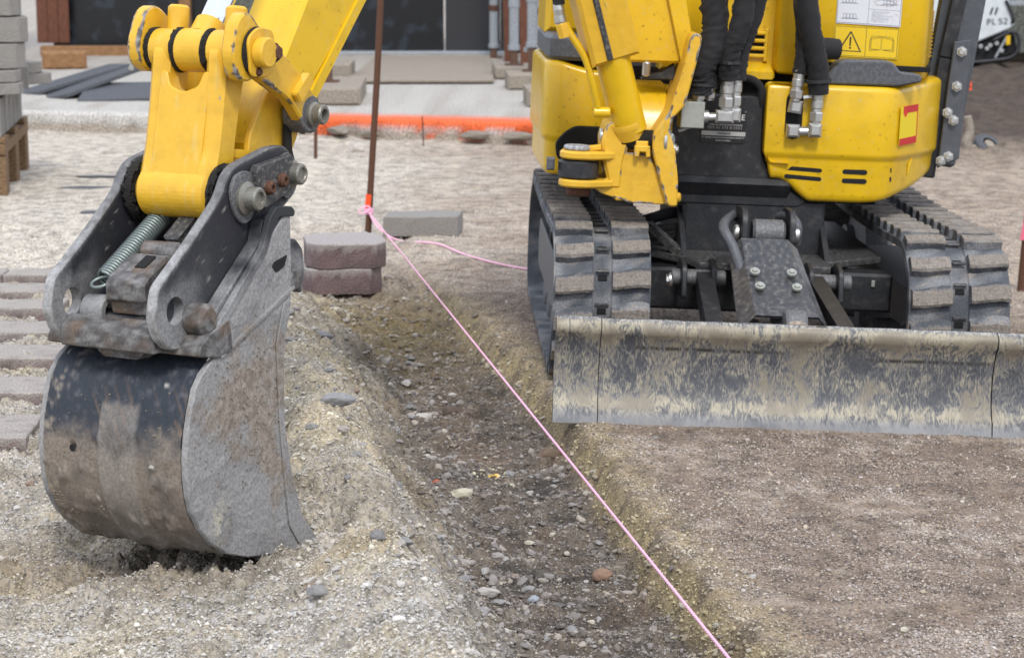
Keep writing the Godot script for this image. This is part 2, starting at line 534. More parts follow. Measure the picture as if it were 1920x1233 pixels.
func zones(x: float, z: float) -> PackedFloat32Array:   # height, floor share, wall share, heap share, platform share
	var w := n1.get_noise_2d(x * 2.3, z * 2.3); var w2 := n1.get_noise_2d(x * 9.0 + 40.0, z * 9.0)
	var xr := along(TRENCH_RIGHT, z) + 0.035 + 0.022 * n1.get_noise_2d(3.0, z * 5.0) + 0.02 * w
	var xl := along(TRENCH_LEFT, z) + 0.02 + 0.07 * w + 0.05 * w2
	var deep := smoothstep(-9.5, -8.2, z)
	var slope := -0.0454 * (clampf(x, 0.0, 2.2) - 0.814)
	slope *= smoothstep(-12.5, -9.5, z)
	var floor_y := -(0.095 + 0.035 * smoothstep(-7.0, -5.0, z)) * deep + 0.016 * deep * n1.get_noise_2d(x * 3.0 + 9.0, z * 2.4) + 0.012 * w2
	var wall := smoothstep(xr - 0.09, xr + 0.005, x)
	var rise := 1.0 - smoothstep(xl - 0.40, xl + 0.06, x)
	var heap := 0.15 * bell(x, 0, along(TRENCH_LEFT, z) - 0.34, 0, 0.25, 1) * smoothstep(-9.2, -7.6, z) + 0.045 * bell(x, z, -0.55, -4.15, 0.45, 0.30) + 0.05 * bell(x, z, -0.33, -6.3, 0.14, 0.9)
	heap -= 0.07 * bell(x, z, -0.62, -5.04, 0.40, 0.17) + 0.085 * bell(x, z, -0.43, -5.08, 0.17, 0.17)
	heap += 0.02 * w * smoothstep(-1.6, -1.2, x)
	var left_y := heap + 0.012
	var y := lerpf(lerpf(floor_y, left_y, rise), slope, wall)
	var in_heap := rise * (1.0 - wall) * smoothstep(-9.4, -8.4, z)
	var walled := wall * (1.0 - wall) * 4.0 * deep
	# loose lumps
	var lump := 0.0
	var clod := 0.0
	if z > -11.0:
		var c := nd.get_noise_2d(x, z)
		var coarse := smoothstep(-0.25, 0.35, n1.get_noise_2d(x * 3.4 + 60.0, z * 3.4))
		var q := (c + 1.0) / 0.78
		lump = ((0.017 * in_heap + 0.013 * (1.0 - wall)) * coarse + 0.0025) * maxf(0.0, 1.0 - q * q)
		lump += (0.0045 * in_heap + 0.0045 * (1.0 - wall) + 0.0022) * maxf(0.0, 1.0 - pow((ne.get_noise_2d(x, z) + 1.0) / 0.8, 2.0))
		clod = coarse * smoothstep(0.25, 0.5, -c) * (1.0 - wall)
		lump += 0.024 * in_heap * n2.get_noise_2d(x * 4.2 + 7.0, z * 4.2) + 0.014 * (1.0 - wall) * n1.get_noise_2d(x * 5.0, z * 5.0 + 30.0)
		lump += (0.018 * in_heap + 0.010 * (1.0 - wall) * (1.0 - in_heap) + 0.004 * wall) * n2.get_noise_2d(x * 11.0, z * 11.0)
		lump += (0.0035 * in_heap + 0.0025) * n2.get_noise_2d(x * 42.0, z * 42.0)
		lump += walled * (0.014 * n2.get_noise_2d(x * 13.0, z * 13.0) + 0.004 * n2.get_noise_2d(x * 40.0, z * 40.0))
	y += lump
	y += 0.012 * n1.get_noise_2d(x * 0.9, z * 0.9) * smoothstep(-7.0, -10.0, z) + 0.007 * n2.get_noise_2d(x * 4.0, z * 5.0) * smoothstep(-7.0, -10.0, z)
	# the bank of spoil behind the machine, and the ground under the terrace
	var bank := smoothstep(1.9, 2.8, x) * smoothstep(-13.4, -16.0, z)
	y += bank * (0.24 * smoothstep(-24.0, -18.0, z) + 0.07 * n1.get_noise_2d(x * 1.5, z * 1.5) + 0.05 * n2.get_noise_2d(x * 5.0, z * 5.0))
	y += 0.02 * bell(x, z, -0.5, -15.35, 1.8, 0.3)
	return PackedFloat32Array([y, (1.0 - wall) * (1.0 - rise) * deep, walled, in_heap, wall, bank, clod])


func soil_color(x: float, z: float, k: PackedFloat32Array) -> Color:
	var a := n3.get_noise_2d(x * 1.6, z * 1.6) * 0.5 + 0.5
	var b := n3.get_noise_2d(x * 7.0 + 9.0, z * 7.0) * 0.5 + 0.5
	var c := n4.get_noise_2d(x * 3.2, z * 4.5) * 0.5 + 0.5
	var platform := Color(0.29, 0.235, 0.20).lerp(Color(0.45, 0.395, 0.36), smoothstep(0.45, 0.75, a * 0.5 + b * 0.5)).lerp(Color(0.25, 0.185, 0.145), smoothstep(0.62, 0.85, c) * 0.75)
	var far := Color(0.48, 0.41, 0.355).lerp(Color(0.42, 0.345, 0.29), smoothstep(0.4, 0.75, a)).lerp(Color(0.66, 0.60, 0.53), smoothstep(0.5, 0.8, b) * 0.6)
	var pale := Color(0.78, 0.755, 0.72).lerp(Color(0.62, 0.595, 0.56), smoothstep(0.45, 0.8, b) * 0.7)
	far = far.lerp(pale, smoothstep(0.2, -1.6, x + 0.1 * (z + 9.0) + (a - 0.5) * 0.9))
	far = far.lerp(Color(0.40, 0.31, 0.25), bell(x, z, 0.6, -14.6, 1.7, 0.45) * 0.6)
	var floor_c := Color(0.18, 0.155, 0.138).lerp(Color(0.085, 0.077, 0.071), smoothstep(0.5, 0.75, c)).lerp(Color(0.21, 0.165, 0.135), smoothstep(0.5, 0.75, a) * 0.8)
	floor_c = floor_c.lerp(Color(0.36, 0.345, 0.32), smoothstep(0.6, 0.85, b) * 0.6)
	floor_c = floor_c.lerp(Color(0.34, 0.27, 0.12), bell(x, z, -0.55, -8.6, 0.5, 0.8) * 0.75)
	var wall_c := Color(0.50, 0.43, 0.27).lerp(Color(0.26, 0.215, 0.15), smoothstep(0.5, 0.72, b))
	var heap := Color(0.55, 0.535, 0.51).lerp(Color(0.64, 0.59, 0.475), smoothstep(0.45, 0.75, a)).lerp(Color(0.36, 0.35, 0.335), smoothstep(0.56, 0.78, c) * 0.85)
	heap = heap.lerp(Color(0.74, 0.68, 0.52), 0.75 * bell(x, z, along(TRENCH_LEFT, z) - 0.30, -6.5, 0.20, 0.9) * smoothstep(0.25, 0.6, a * 0.6 + b * 0.4))
	heap = heap.lerp(Color(0.30, 0.24, 0.17), 0.7 * bell(x, z, -1.0, -4.95, 0.6, 0.22))
	heap = heap.lerp(Color(0.42, 0.33, 0.17), 0.55 * bell(x, z, -0.36, -4.62, 0.13, 0.12))
	heap = heap.lerp(Color(0.56, 0.545, 0.52), 0.5 * bell(x, z, -0.6, -4.3, 0.6, 0.3))
	var base := platform.lerp(far, smoothstep(-8.0, -9.6, z))
	base = base.lerp(wall_c.lerp(base, 0.35), 0.75 * bell(x, 0, along(TRENCH_RIGHT, z) + 0.06, 0, 0.07, 1) * smoothstep(-9.3, -8.4, z))
	var col := base
	if k[4] < 1.0:
		col = base.lerp(floor_c, (1.0 - k[4]) * smoothstep(-9.6, -8.4, z))
	heap = heap.lerp(Color(0.33, 0.32, 0.305).lerp(Color(0.50, 0.46, 0.39), b), k[6] * 0.6 * smoothstep(0.35, 0.6, n4.get_noise_2d(x * 14.0, z * 14.0) * 0.5 + 0.5))
	col = col.lerp(heap, k[3])
	col = col.lerp(wall_c, k[2] * 0.9)
	col = col.lerp(pale, smoothstep(-1.35, -1.55, x - 0.35 * (z + 6.0)) * smoothstep(-5.6, -6.2, z) * 0.8)
	col = col.lerp(Color(0.075, 0.056, 0.045).lerp(Color(0.14, 0.105, 0.083), b), clampf(k[5] * 2.2, 0, 1))
	return col


func steps(from: float, to: float, d: float, growth: float, limit: float) -> PackedFloat32Array:   # fine from..to, then wider and wider out to limit
	var out := PackedFloat32Array()
	var n := int((to - from) / d)
	for i in n + 1: out.append(from + d * i)
	var s := d
	var p := out[-1]
	while p < limit:
		s *= growth
		p += s
		out.append(p)
	return out


func ground() -> void:
	var zs := steps(3.62, 7.4, 0.0085, 1.012, 31.0)
	var zz := PackedFloat32Array([-40.0, -8.0, 0.0, 2.0, 2.8, 3.2, 3.4, 3.5, 3.56, 3.6])
	zz.append_array(zs)
	for e in [45.0, 80.0, 140.0]: zz.append(e)
	var right := steps(0.0, 1.5, 0.0085, 1.035, 60.0)
	var left := steps(0.0, 1.45, 0.0085, 1.035, 60.0)
	left.reverse()
	var xs := PackedFloat32Array()
	for l in left: if l > 0.0: xs.append(-l)
	xs.append_array(right)
	var nx := xs.size(); var nz := zz.size()
	var V := PackedVector3Array(); var C := PackedColorArray(); var N := PackedVector3Array(); var I := PackedInt32Array()
	V.resize(nx * nz); C.resize(nx * nz); N.resize(nx * nz)
	for j in nz:
		for i in nx:
			var k := zones(xs[i], -zz[j])
			V[j * nx + i] = Vector3(xs[i], k[0], -zz[j])
			C[j * nx + i] = soil_color(xs[i], -zz[j], k)
	for j in nz:
		for i in nx:
			var dx := V[j * nx + mini(i + 1, nx - 1)] - V[j * nx + maxi(i - 1, 0)]
			var dz := V[maxi(j - 1, 0) * nx + i] - V[mini(j + 1, nz - 1) * nx + i]
			N[j * nx + i] = dz.cross(dx).normalized()
	for j in nz - 1:
		for i in nx - 1:
			var a := j * nx + i
			I.append_array([a, a + nx, a + 1, a + 1, a + nx, a + nx + 1])
	var arr := []
	arr.resize(Mesh.ARRAY_MAX)
	arr[Mesh.ARRAY_VERTEX] = V; arr[Mesh.ARRAY_NORMAL] = N; arr[Mesh.ARRAY_COLOR] = C; arr[Mesh.ARRAY_INDEX] = I
	var am := ArrayMesh.new()
	am.add_surface_from_arrays(Mesh.PRIMITIVE_TRIANGLES, arr)
	var g := structure("ground", am, M.soil)
	pebbles()
	rubble()
	stones(g)


func rock(seed_: int, levels: int, jag: float, flat := 0.7) -> Geo:   # a broken stone: a ball cut by planes, with a little unevenness
	var G := Geo.new()
	var t := (1.0 + sqrt(5.0)) / 2.0
	var p := [Vector3(-1, t, 0), Vector3(1, t, 0), Vector3(-1, -t, 0), Vector3(1, -t, 0), Vector3(0, -1, t), Vector3(0, 1, t), Vector3(0, -1, -t), Vector3(0, 1, -t), Vector3(t, 0, -1), Vector3(t, 0, 1), Vector3(-t, 0, -1), Vector3(-t, 0, 1)]
	for f in [[0, 11, 5], [0, 5, 1], [0, 1, 7], [0, 7, 10], [0, 10, 11], [1, 5, 9], [5, 11, 4], [11, 10, 2], [10, 7, 6], [7, 1, 8], [3, 9, 4], [3, 4, 2], [3, 2, 6], [3, 6, 8], [3, 8, 9], [4, 9, 5], [2, 4, 11], [6, 2, 10], [8, 6, 7], [9, 8, 1]]:
		G.tri(p[f[0]], p[f[2]], p[f[1]], FLAT if levels < 3 else 3)
	for l in levels:
		G.refine(0.01, 1)
		for i in G.v.size(): G.v[i] = G.v[i].normalized() * 1.9
	var r := RandomNumberGenerator.new()
	r.seed = 991 + seed_ * 17
	var cuts: Array = []
	for k in 11:
		cuts.append([Vector3(r.randfn(0, 1), r.randfn(0, 1), r.randfn(0, 1)).normalized(), r.randf_range(0.62, 0.95)])
	var off := Vector3(seed_ * 13.7, seed_ * 5.1, seed_ * 3.3)
	for i in G.v.size():
		var d := G.v[i].normalized()
		var h := 1.0
		for c in cuts:
			var q: float = d.dot(c[0])
			if q > 0.15: h = minf(h, c[1] / q)
		h *= 1.0 + jag * (0.30 * n1.get_noise_3dv(d * 1.4 + off) + 0.16 * n2.get_noise_3dv(d * 4.0 + off) + (0.07 * n3.get_noise_3dv(d * 13.0 + off) if levels > 2 else 0.0))
		G.v[i] = Vector3(d.x * h, d.y * h * flat, d.z * h * 0.86)
	return G


func pebbles() -> void:
	var shapes: Array = []
	for i in 5:
		shapes.append(rock(i + 1, 1, 0.34 if i < 4 else 0.28, 0.75).mesh())
	var places: Array = [[], [], [], [], []]
	var tints: Array = [[], [], [], [], []]
	var tones := [Color(0.62, 0.58, 0.5), Color(0.68, 0.6, 0.42), Color(0.34, 0.33, 0.33), Color(0.46, 0.42, 0.39), Color(0.52, 0.5, 0.49), Color(0.2, 0.19, 0.185), Color(0.74, 0.71, 0.66), Color(0.44, 0.34, 0.28), Color(0.56, 0.45, 0.30)]
	for n in 380000:
		var d := 3.75 + 7.9 * pow(rng.randf(), 1.8)
		var half := d * 0.25 + 0.06
		var x := rng.randf_range(-half, half)
		var k := zones(x, -d)
		var near_heap: float = k[3]
		var dens := 0.5 * k[4] + 0.95 * k[3] + 0.6 * k[1] + 0.25
		if k[4] > 0.9: dens *= 1.1 * smoothstep(-0.35, 0.25, n3.get_noise_2d(x * 2.0 + 3.0, d * 2.6)) + 0.28
		if rng.randf() > dens: continue
		var s := 0.0011 + 0.0030 * pow(rng.randf(), 2.8)
		if rng.randf() < 0.03: s *= 1.9
		if rng.randf() < 0.006 + 0.005 * near_heap: s *= 2.6
		if k[4] > 0.9: s = minf(s, 0.0085)
		if k[2] > 0.3 and rng.randf() < 0.05: s *= 2.6
		if k[1] > 0.4 and rng.randf() < 0.02: s *= 2.4
		var base := soil_color(x, -d, k)
		var tone: Color = tones[rng.randi() % tones.size()]
		if k[2] > 0.4: tone = Color(0.45, 0.37, 0.2)
		var c := base.lerp(tone, rng.randf_range(0.05, 0.5)) * rng.randf_range(0.68, 1.08)
		var t := Transform3D(Basis.from_euler(Vector3(rng.randf_range(-0.5, 0.5), rng.randf() * TAU, rng.randf_range(-0.5, 0.5))).scaled(Vector3(s, s, s) * Vector3(rng.randf_range(0.8, 1.3), rng.randf_range(0.8, 1.2), rng.randf_range(0.8, 1.25))), Vector3(x, k[0] + s * 0.25, -d))
		var q := rng.randi() % 5
		places[q].append(t)
		tints[q].append(c)
	for q in 5:
		var mm := MultiMesh.new()
		mm.transform_format = MultiMesh.TRANSFORM_3D
		mm.use_colors = true
		mm.mesh = shapes[q]
		mm.instance_count = places[q].size()
		for i in places[q].size():
			mm.set_instance_transform(i, places[q][i])
			mm.set_instance_color(i, tints[q][i])
		var o := MultiMeshInstance3D.new()
		o.name = numbered("gravel")
		o.multimesh = mm
		o.material_override = M.pebble
		o.set_meta("kind", "stuff")
		add_child(o, true)


func rubble() -> void:   # broken clods and chips, far too many to count
	var shapes: Array = []
	for i in 4: shapes.append(rock(60 + i, 2, 0.55, 0.72).mesh())
	var where: Array = [[], [], [], []]; var tint: Array = [[], [], [], []]
	var dark := [Color(0.10, 0.085, 0.075), Color(0.17, 0.14, 0.12), Color(0.23, 0.21, 0.20), Color(0.30, 0.29, 0.28), Color(0.14, 0.13, 0.125), Color(0.36, 0.32, 0.27)]
	for n in 7600:
		var d := 4.1 + 5.2 * pow(rng.randf(), 1.25)
		var xl := along(TRENCH_LEFT, -d); var xr := along(TRENCH_RIGHT, -d)
		var pick := rng.randf()
		var x := rng.randfn(xl + 0.02, 0.09) if pick < 0.34 else (rng.randf_range(xl, xr) if pick < 0.60 else (rng.randfn(xr - 0.05, 0.05) if pick < 0.70 else rng.randf_range(xl - 0.55, xl)))
		if absf(x) > d * 0.25 or x > xr + 0.03: continue
		if n1.get_noise_2d(x * 5.0 + 20.0, d * 5.0) < -0.12: continue
		var k := zones(x, -d)
		var s := 0.0035 + 0.011 * pow(rng.randf(), 2.4)
		if k[3] > 0.6: s *= 0.85
		var base := soil_color(x, -d, k)
		var t: Color = dark[rng.randi() % 6]
		var c := base.lerp(t, rng.randf_range(0.35, 0.95)) if k[3] < 0.6 else base.lerp(t, rng.randf_range(0.0, 0.75))
		var q := rng.randi() % 4
		where[q].append(Transform3D(Basis.from_euler(Vector3(rng.randf_range(-0.6, 0.6), rng.randf() * TAU, rng.randf_range(-0.6, 0.6))).scaled_local(Vector3(s * rng.randf_range(0.9, 1.5), s * rng.randf_range(0.6, 1.0), s)), Vector3(x, k[0] + s * 0.15, -d)))
		tint[q].append(c)
	for q in 4:
		var mm := MultiMesh.new()
		mm.transform_format = MultiMesh.TRANSFORM_3D
		mm.use_colors = true
		mm.mesh = shapes[q]
		mm.instance_count = where[q].size()
		for i in where[q].size():
			mm.set_instance_transform(i, where[q][i])
			mm.set_instance_color(i, tint[q][i])
		var o := MultiMeshInstance3D.new()
		o.name = numbered("rubble")
		o.multimesh = mm
		o.material_override = M.pebble
		o.set_meta("kind", "stuff")
		add_child(o, true)


func place_rock(parent: Node, shape: Mesh, x: float, z: float, s: Vector3, turn: float, sink := 0.3, tilt := 0.0) -> MeshInstance3D:
	var y: float = zones(x, z)[0]
	var t := Transform3D(Basis.from_euler(Vector3(tilt, turn, tilt * 0.5)).scaled_local(s), Vector3(x, y + s.y * (0.62 - sink), z))
	var o := part(parent, "stone", shape, M.stone, null, t)
	return o


func tinted(G: Geo, c: Color, vary := 0.18) -> Mesh:
	return G.mesh(func(p): return c * (1.0 + vary * n1.get_noise_3dv(p * 2.2) + 0.22 * n3.get_noise_3dv(p * 9.0)))


func stones(g: Node) -> void:
	var kinds: Array = []
	var cols := [Color(0.62, 0.58, 0.47), Color(0.33, 0.32, 0.31), Color(0.43, 0.39, 0.36), Color(0.30, 0.295, 0.29), Color(0.56, 0.53, 0.49), Color(0.34, 0.25, 0.19), Color(0.50, 0.48, 0.45)]
	for i in 14:
		kinds.append(tinted(rock(20 + i, 2, 0.32, 0.62), cols[i % cols.size()]))
	for n in 150:
		var d := 4.3 + 4.6 * pow(rng.randf(), 1.3)
		var xl := along(TRENCH_LEFT, -d); var xr := along(TRENCH_RIGHT, -d)
		var x := rng.randf_range(xl - 0.55, xr - 0.05)
		if rng.randf() < 0.12: x = rng.randf_range(xr + 0.1, d * 0.24)
		if rng.randf() < 0.2: x = rng.randf_range(-d * 0.24, xl - 0.2)
		if absf(x) > d * 0.25: continue
		if x < -0.3 and x > -1.15 and d > 4.75 and d < 5.65: continue
		var s := rng.randf_range(0.007, 0.014) * (1.9 if rng.randf() < 0.18 and x < xl + 0.1 else 1.0)
		if x > xr: s *= 0.75
		place_rock(g, kinds[rng.randi() % 14], x, -d, Vector3(s * rng.randf_range(1.0, 1.5), s, s), rng.randf() * TAU, 0.42)
	# the ones that stand out
	var named := [
		[865, "large pale yellow rock lying on the trench floor near the red fragment", "stone", Color(0.66, 0.61, 0.48), 3, -0.149, -6.085, Vector3(0.038, 0.026, 0.027), 0.5],
		[1, "small orange red brick fragment at the foot of the spoil heap", "brick fragment", Color(0.55, 0.16, 0.09), 5, -0.225, -6.20, Vector3(0.022, 0.016, 0.014), 0.8],
		[2, "round reddish brown rock beside the string in the trench", "stone", Color(0.36, 0.23, 0.16), 7, 0.236, -5.32, Vector3(0.029, 0.026, 0.026), 0.2],
		[3, "dark grey slab of broken asphalt on the heap just right of the bucket", "asphalt chunk", Color(0.33, 0.33, 0.335), 9, -0.50, -5.93, Vector3(0.055, 0.026, 0.035), 0.3],
		[4, "dark brown clod of wet earth in the middle of the trench", "clod", Color(0.13, 0.095, 0.075), 11, -0.20, -7.10, Vector3(0.045, 0.024, 0.028), 0.1],
		[5, "big dusty grey lump half buried at the bottom edge of the heap", "stone", Color(0.62, 0.595, 0.55), 13, 0.01, -4.42, Vector3(0.042, 0.024, 0.032), 0.4],
		[6, "dark grey pointed chunk standing up on the heap", "asphalt chunk", Color(0.26, 0.26, 0.265), 15, -0.305, -5.46, Vector3(0.026, 0.032, 0.022), 1.2],
		[7, "pale stone with a dark hollow under it by the trench edge", "stone", Color(0.6, 0.57, 0.52), 17, -0.30, -6.93, Vector3(0.036, 0.02, 0.026), 0.6],
		[8, "blue grey pebble with a white vein at the bottom of the trench", "stone", Color(0.42, 0.45, 0.5), 19, 0.055, -5.12, Vector3(0.022, 0.015, 0.018), 0.9],
		[9, "flat blackish stone lying in front of the veined pebble", "stone", Color(0.15, 0.145, 0.135), 21, 0.105, -5.06, Vector3(0.03, 0.012, 0.02), 0.2],
		[10, "broad dark lump on the far end of the heap beside the bucket edge", "asphalt chunk", Color(0.30, 0.305, 0.31), 23, -0.68, -7.35, Vector3(0.06, 0.024, 0.035), 0.1],
		[11, "brown torn clod where the trench wall has slumped under the blade", "clod", Color(0.20, 0.14, 0.10), 25, 0.12, -6.45, Vector3(0.055, 0.03, 0.035), 0.5],
		[12, "dark stone lying alone on the flat soil at the right edge", "stone", Color(0.16, 0.12, 0.10), 27, 1.30, -6.0, Vector3(0.022, 0.012, 0.014), 0.5],
		[13, "round dark hollow pebble at the foot of the heap", "stone", Color(0.26, 0.25, 0.245), 29, -0.30, -4.62, Vector3(0.021, 0.018, 0.019), 0.5],
	]
	for s in named:
		var o := place_rock(self, tinted(rock(s[4], 3, 0.36, 0.8), s[3]), s[5], s[6], s[7], s[8], 0.3)
		o.name = numbered(s[2].replace(" ", "_"))
		tag(o, s[1], s[2])
	# smaller lumps of the same stones strewn along the slope of the heap
	for n in 130:
		var d := 4.4 + 4.2 * rng.randf()
		var x := along(TRENCH_LEFT, -d) + rng.randf_range(-0.40, 0.03)
		if n > 95: x = rng.randf_range(along(TRENCH_LEFT, -d), along(TRENCH_RIGHT, -d) - 0.05)
		var s := rng.randf_range(0.008, 0.019) * (1.5 if rng.randf() < 0.2 else 1.0)
		place_rock(g, kinds[[1, 3, 8, 10, 2, 0][rng.randi() % 6]], x, -d, Vector3(s * rng.randf_range(1.0, 1.6), s * 0.8, s), rng.randf() * TAU, 0.36)
	# yellow crumbled sandstone on the trench floor
	var G := Geo.new()
	for i in 40:
		var a := rng.randf() * TAU; var r := 0.05 * sqrt(rng.randf())
		var x := -0.06 + cos(a) * r * 1.2; var z := -6.30 + sin(a) * r
		var s := rng.randf_range(0.003, 0.008) * (1.4 if r < 0.02 else 1.0)
		G.merge(rock(i, 0, 0.3, 0.6), Transform3D(Basis().scaled(Vector3.ONE * s), Vector3(x, zones(x, z)[0] + s * 0.2, z)))
	var crumbs := part(self, "sandstone_crumbs", G, M.stone, func(p): return Color(0.80, 0.55, 0.16) if Vector2(p.x + 0.06, p.z + 6.30).length() < 0.022 else Color(0.72, 0.66, 0.45))
	crumbs.set_meta("kind", "stuff")


# ---------------------------------------------------------------- the excavator's arm, coupler and bucket; axes (towards the machine, up, across to the viewer's right)
func edge_distance(p: Vector2, poly: PackedVector2Array) -> float:
	var best := 9.0
	for i in poly.size():
		best = minf(best, p.distance_to(Geometry2D.get_closest_point_to_segment(p, poly[i], poly[(i + 1) % poly.size()])))
	return best


func paint(p: Vector3) -> Color:   # yellow paint with runs of dirt and a few scrapes
	var a := n2.get_noise_3dv(p * 6.0) * 0.5 + 0.5
	var run := n3.get_noise_3dv(Vector3(p.x * 30.0, p.y * 3.0, p.z * 45.0)) * 0.5 + 0.5
	var f := n3.get_noise_3dv(p * 50.0) * 0.5 + 0.5
	var c := Color(0.70, 0.41, 0.03).lerp(Color(0.64, 0.375, 0.03), smoothstep(0.5, 0.9, a))
	c = c.lerp(Color(0.66, 0.47, 0.12), smoothstep(0.66, 0.78, run) * 0.55)
	c = c.lerp(Color(0.16, 0.12, 0.05), smoothstep(0.78, 0.84, f) * smoothstep(0.5, 0.7, a) * 0.9)
	var chip := n2.get_noise_3dv(p * 23.0 + Vector3(9, 4, 1)) * 0.5 + 0.5
	c = c.lerp(Color(0.34, 0.33, 0.31), smoothstep(0.80, 0.83, chip * 0.8 + f * 0.2))
	return c


func worn(outline: PackedVector2Array, z0: float, z1: float) -> Callable:   # the same paint, knocked off along the rims of a plate
	return func(p: Vector3) -> Color:
		var d := edge_distance(Vector2(p.x, p.y), outline)
		var s := minf(absf(p.z - z0), absf(p.z - z1))
		var n := n3.get_noise_3dv(p * 45.0) * 0.5 + 0.5
		var m := n2.get_noise_3dv(p * 14.0) * 0.5 + 0.5
		var rim := smoothstep(0.020, 0.0, maxf(d, s))
		var c := paint(p)
		return c.lerp(Color(0.30, 0.29, 0.28).lerp(Color(0.09, 0.075, 0.06), smoothstep(0.4, 0.7, n)), smoothstep(0.56, 0.62, rim * 0.50 + 0.30 * n + 0.75 * m - 0.38))


func bare_rim(outline: PackedVector2Array, z0: float, z1: float, inside: Callable) -> Callable:   # steel rubbed bright along the rims
	return func(p: Vector3) -> Color:
		var d := edge_distance(Vector2(p.x, p.y), outline)
		var n := n3.get_noise_3dv(p * 28.0) * 0.5 + 0.5
		var low := smoothstep(1.02, 0.72, p.y)
		var c: Color = inside.call(p)
		return c.lerp(Color(0.40, 0.40, 0.40).lerp(Color(0.24, 0.235, 0.23), smoothstep(0.4, 0.75, n)), smoothstep(0.016, 0.001, d + 0.006 * n) * (0.35 + 0.6 * low))


func steel_dust(p: Vector3) -> Color:   # black paint worn to grey steel and dusted over
	var a := n2.get_noise_3dv(p * 9.0) * 0.5 + 0.5
	var b := n3.get_noise_3dv(p * 30.0) * 0.5 + 0.5
	var low := smoothstep(0.90, 0.66, p.y)
	var c := Color(0.026, 0.028, 0.035).lerp(Color(0.31, 0.31, 0.31), smoothstep(0.40, 0.80, a * 0.45 + b * 0.15 + low * 0.42))
	return c.lerp(Color(0.46, 0.42, 0.34), smoothstep(0.60, 0.78, b * 0.65 + low * 0.18) * 0.45)


func inner_black(p: Vector3) -> Color:
	var b := n3.get_noise_3dv(p * 34.0) * 0.5 + 0.5
	var a := n2.get_noise_3dv(p * 7.0) * 0.5 + 0.5
	var low := smoothstep(0.76, 0.62, p.y)
	var c := Color(0.022, 0.023, 0.028).lerp(Color(0.20, 0.20, 0.205), smoothstep(0.5, 0.85, a * 0.5 + low * 0.48))
	return c.lerp(Color(0.5, 0.48, 0.42), smoothstep(0.73, 0.82, b) * 0.5)


func cheek_color(p: Vector3) -> Color:   # the near and far cheek: bare along the rim, black inside
	var rim := steel_dust(p)
	return rim.lerp(inner_black(p), smoothstep(-0.12, 0.06, p.x) * 0.95)


func rust_base(p: Vector3) -> Color:
	var a := n2.get_noise_3dv(p * 11.0) * 0.5 + 0.5
	var b := n3.get_noise_3dv(p * 40.0) * 0.5 + 0.5
	return Color(0.055, 0.05, 0.048).lerp(Color(0.15, 0.105, 0.075), smoothstep(0.45, 0.75, a)).lerp(Color(0.31, 0.305, 0.30), smoothstep(0.36, 0.74, b * 0.6 + 0.4 * (1.0 - a)) * 0.7)


func shell_color(p: Vector3) -> Color:
	var a := n2.get_noise_3dv(Vector3(p.x * 6.0, p.y * 6.0, p.z * 9.0)) * 0.5 + 0.5
	var f := n3.get_noise_3dv(p * 32.0) * 0.5 + 0.5
	var st := n2.get_noise_3dv(Vector3(p.z * 34.0 + p.y * 22.0, p.y * 3.0, 4.0)) * 0.5 + 0.5
	var band := smoothstep(-0.040, -0.030, p.z) * smoothstep(0.074, 0.064, p.z) * smoothstep(0.475, 0.465, p.y)
	var top := smoothstep(0.345, 0.425, p.y + 0.09 * (a - 0.5) + 0.05 * (f - 0.5))
	var c := Color(0.225, 0.187, 0.152).lerp(Color(0.155, 0.132, 0.112), smoothstep(0.5, 0.75, a)).lerp(Color(0.25, 0.21, 0.17), smoothstep(0.55, 0.8, f) * 0.6)
	c = c.lerp(Color(0.20, 0.20, 0.20), smoothstep(0.20, 0.08, p.y) * 0.55)
	var black := Color(0.022, 0.028, 0.042).lerp(Color(0.13, 0.14, 0.155), smoothstep(0.45, 0.8, f * 0.6 + a * 0.3))
	black = black.lerp(Color(0.20, 0.13, 0.085), smoothstep(0.63, 0.72, st) * smoothstep(0.55, 0.40, p.y) * 0.8)
	c = c.lerp(black, top)
	c = c.lerp(Color(0.275, 0.25, 0.222).lerp(Color(0.18, 0.155, 0.13), smoothstep(0.5, 0.8, a)), band * 0.6)
	# dried clods along the rims
	var rimf := smoothstep(0.10, 0.205, absf(p.z)) * step(p.z, 0.0) * smoothstep(0.62, 0.70, f * 0.4 + a * 0.5 + 0.14)
	c = c.lerp(Color(0.36, 0.30, 0.23), rimf * 0.8)
	c = c.lerp(Color(0.62, 0.60, 0.56), smoothstep(0.80, 0.86, n3.get_noise_3dv(p * 21.0 + Vector3(5, 3, 1)) * 0.5 + 0.5) * 0.7)
	return c


func cheek_plate_color(p: Vector3) -> Color:   # the bucket's side plate: bare grey with a brown crust
	var a := n2.get_noise_3dv(p * 7.0) * 0.5 + 0.5
	var f := n3.get_noise_3dv(p * 38.0) * 0.5 + 0.5
	var c := Color(0.31, 0.305, 0.30).lerp(Color(0.22, 0.22, 0.225), smoothstep(0.4, 0.8, a))
	var crust := smoothstep(0.45, 0.62, a * 0.55 + 0.18 * f + 0.34 * bell(p.x, p.y, 0.10, 0.46, 0.17, 0.12) + 0.24 * bell(p.x, p.y, 0.20, 0.26, 0.06, 0.2))
	c = c.lerp(Color(0.33, 0.28, 0.23).lerp(Color(0.22, 0.18, 0.145), smoothstep(0.4, 0.7, f)), crust * 0.95)
	c = c.lerp(Color(0.42, 0.39, 0.33), smoothstep(0.70, 0.82, f) * 0.4)
	c = c.lerp(Color(0.42, 0.42, 0.43), 0.6 * smoothstep(0.015, 0.0, absf(p.y - 0.09 + 0.25 * p.x)))
	c = c.lerp(Color(0.55, 0.51, 0.40), 0.8 * bell(p.x, p.y, -0.03, 0.19, 0.03, 0.05) * smoothstep(0.35, 0.6, f))
	return c


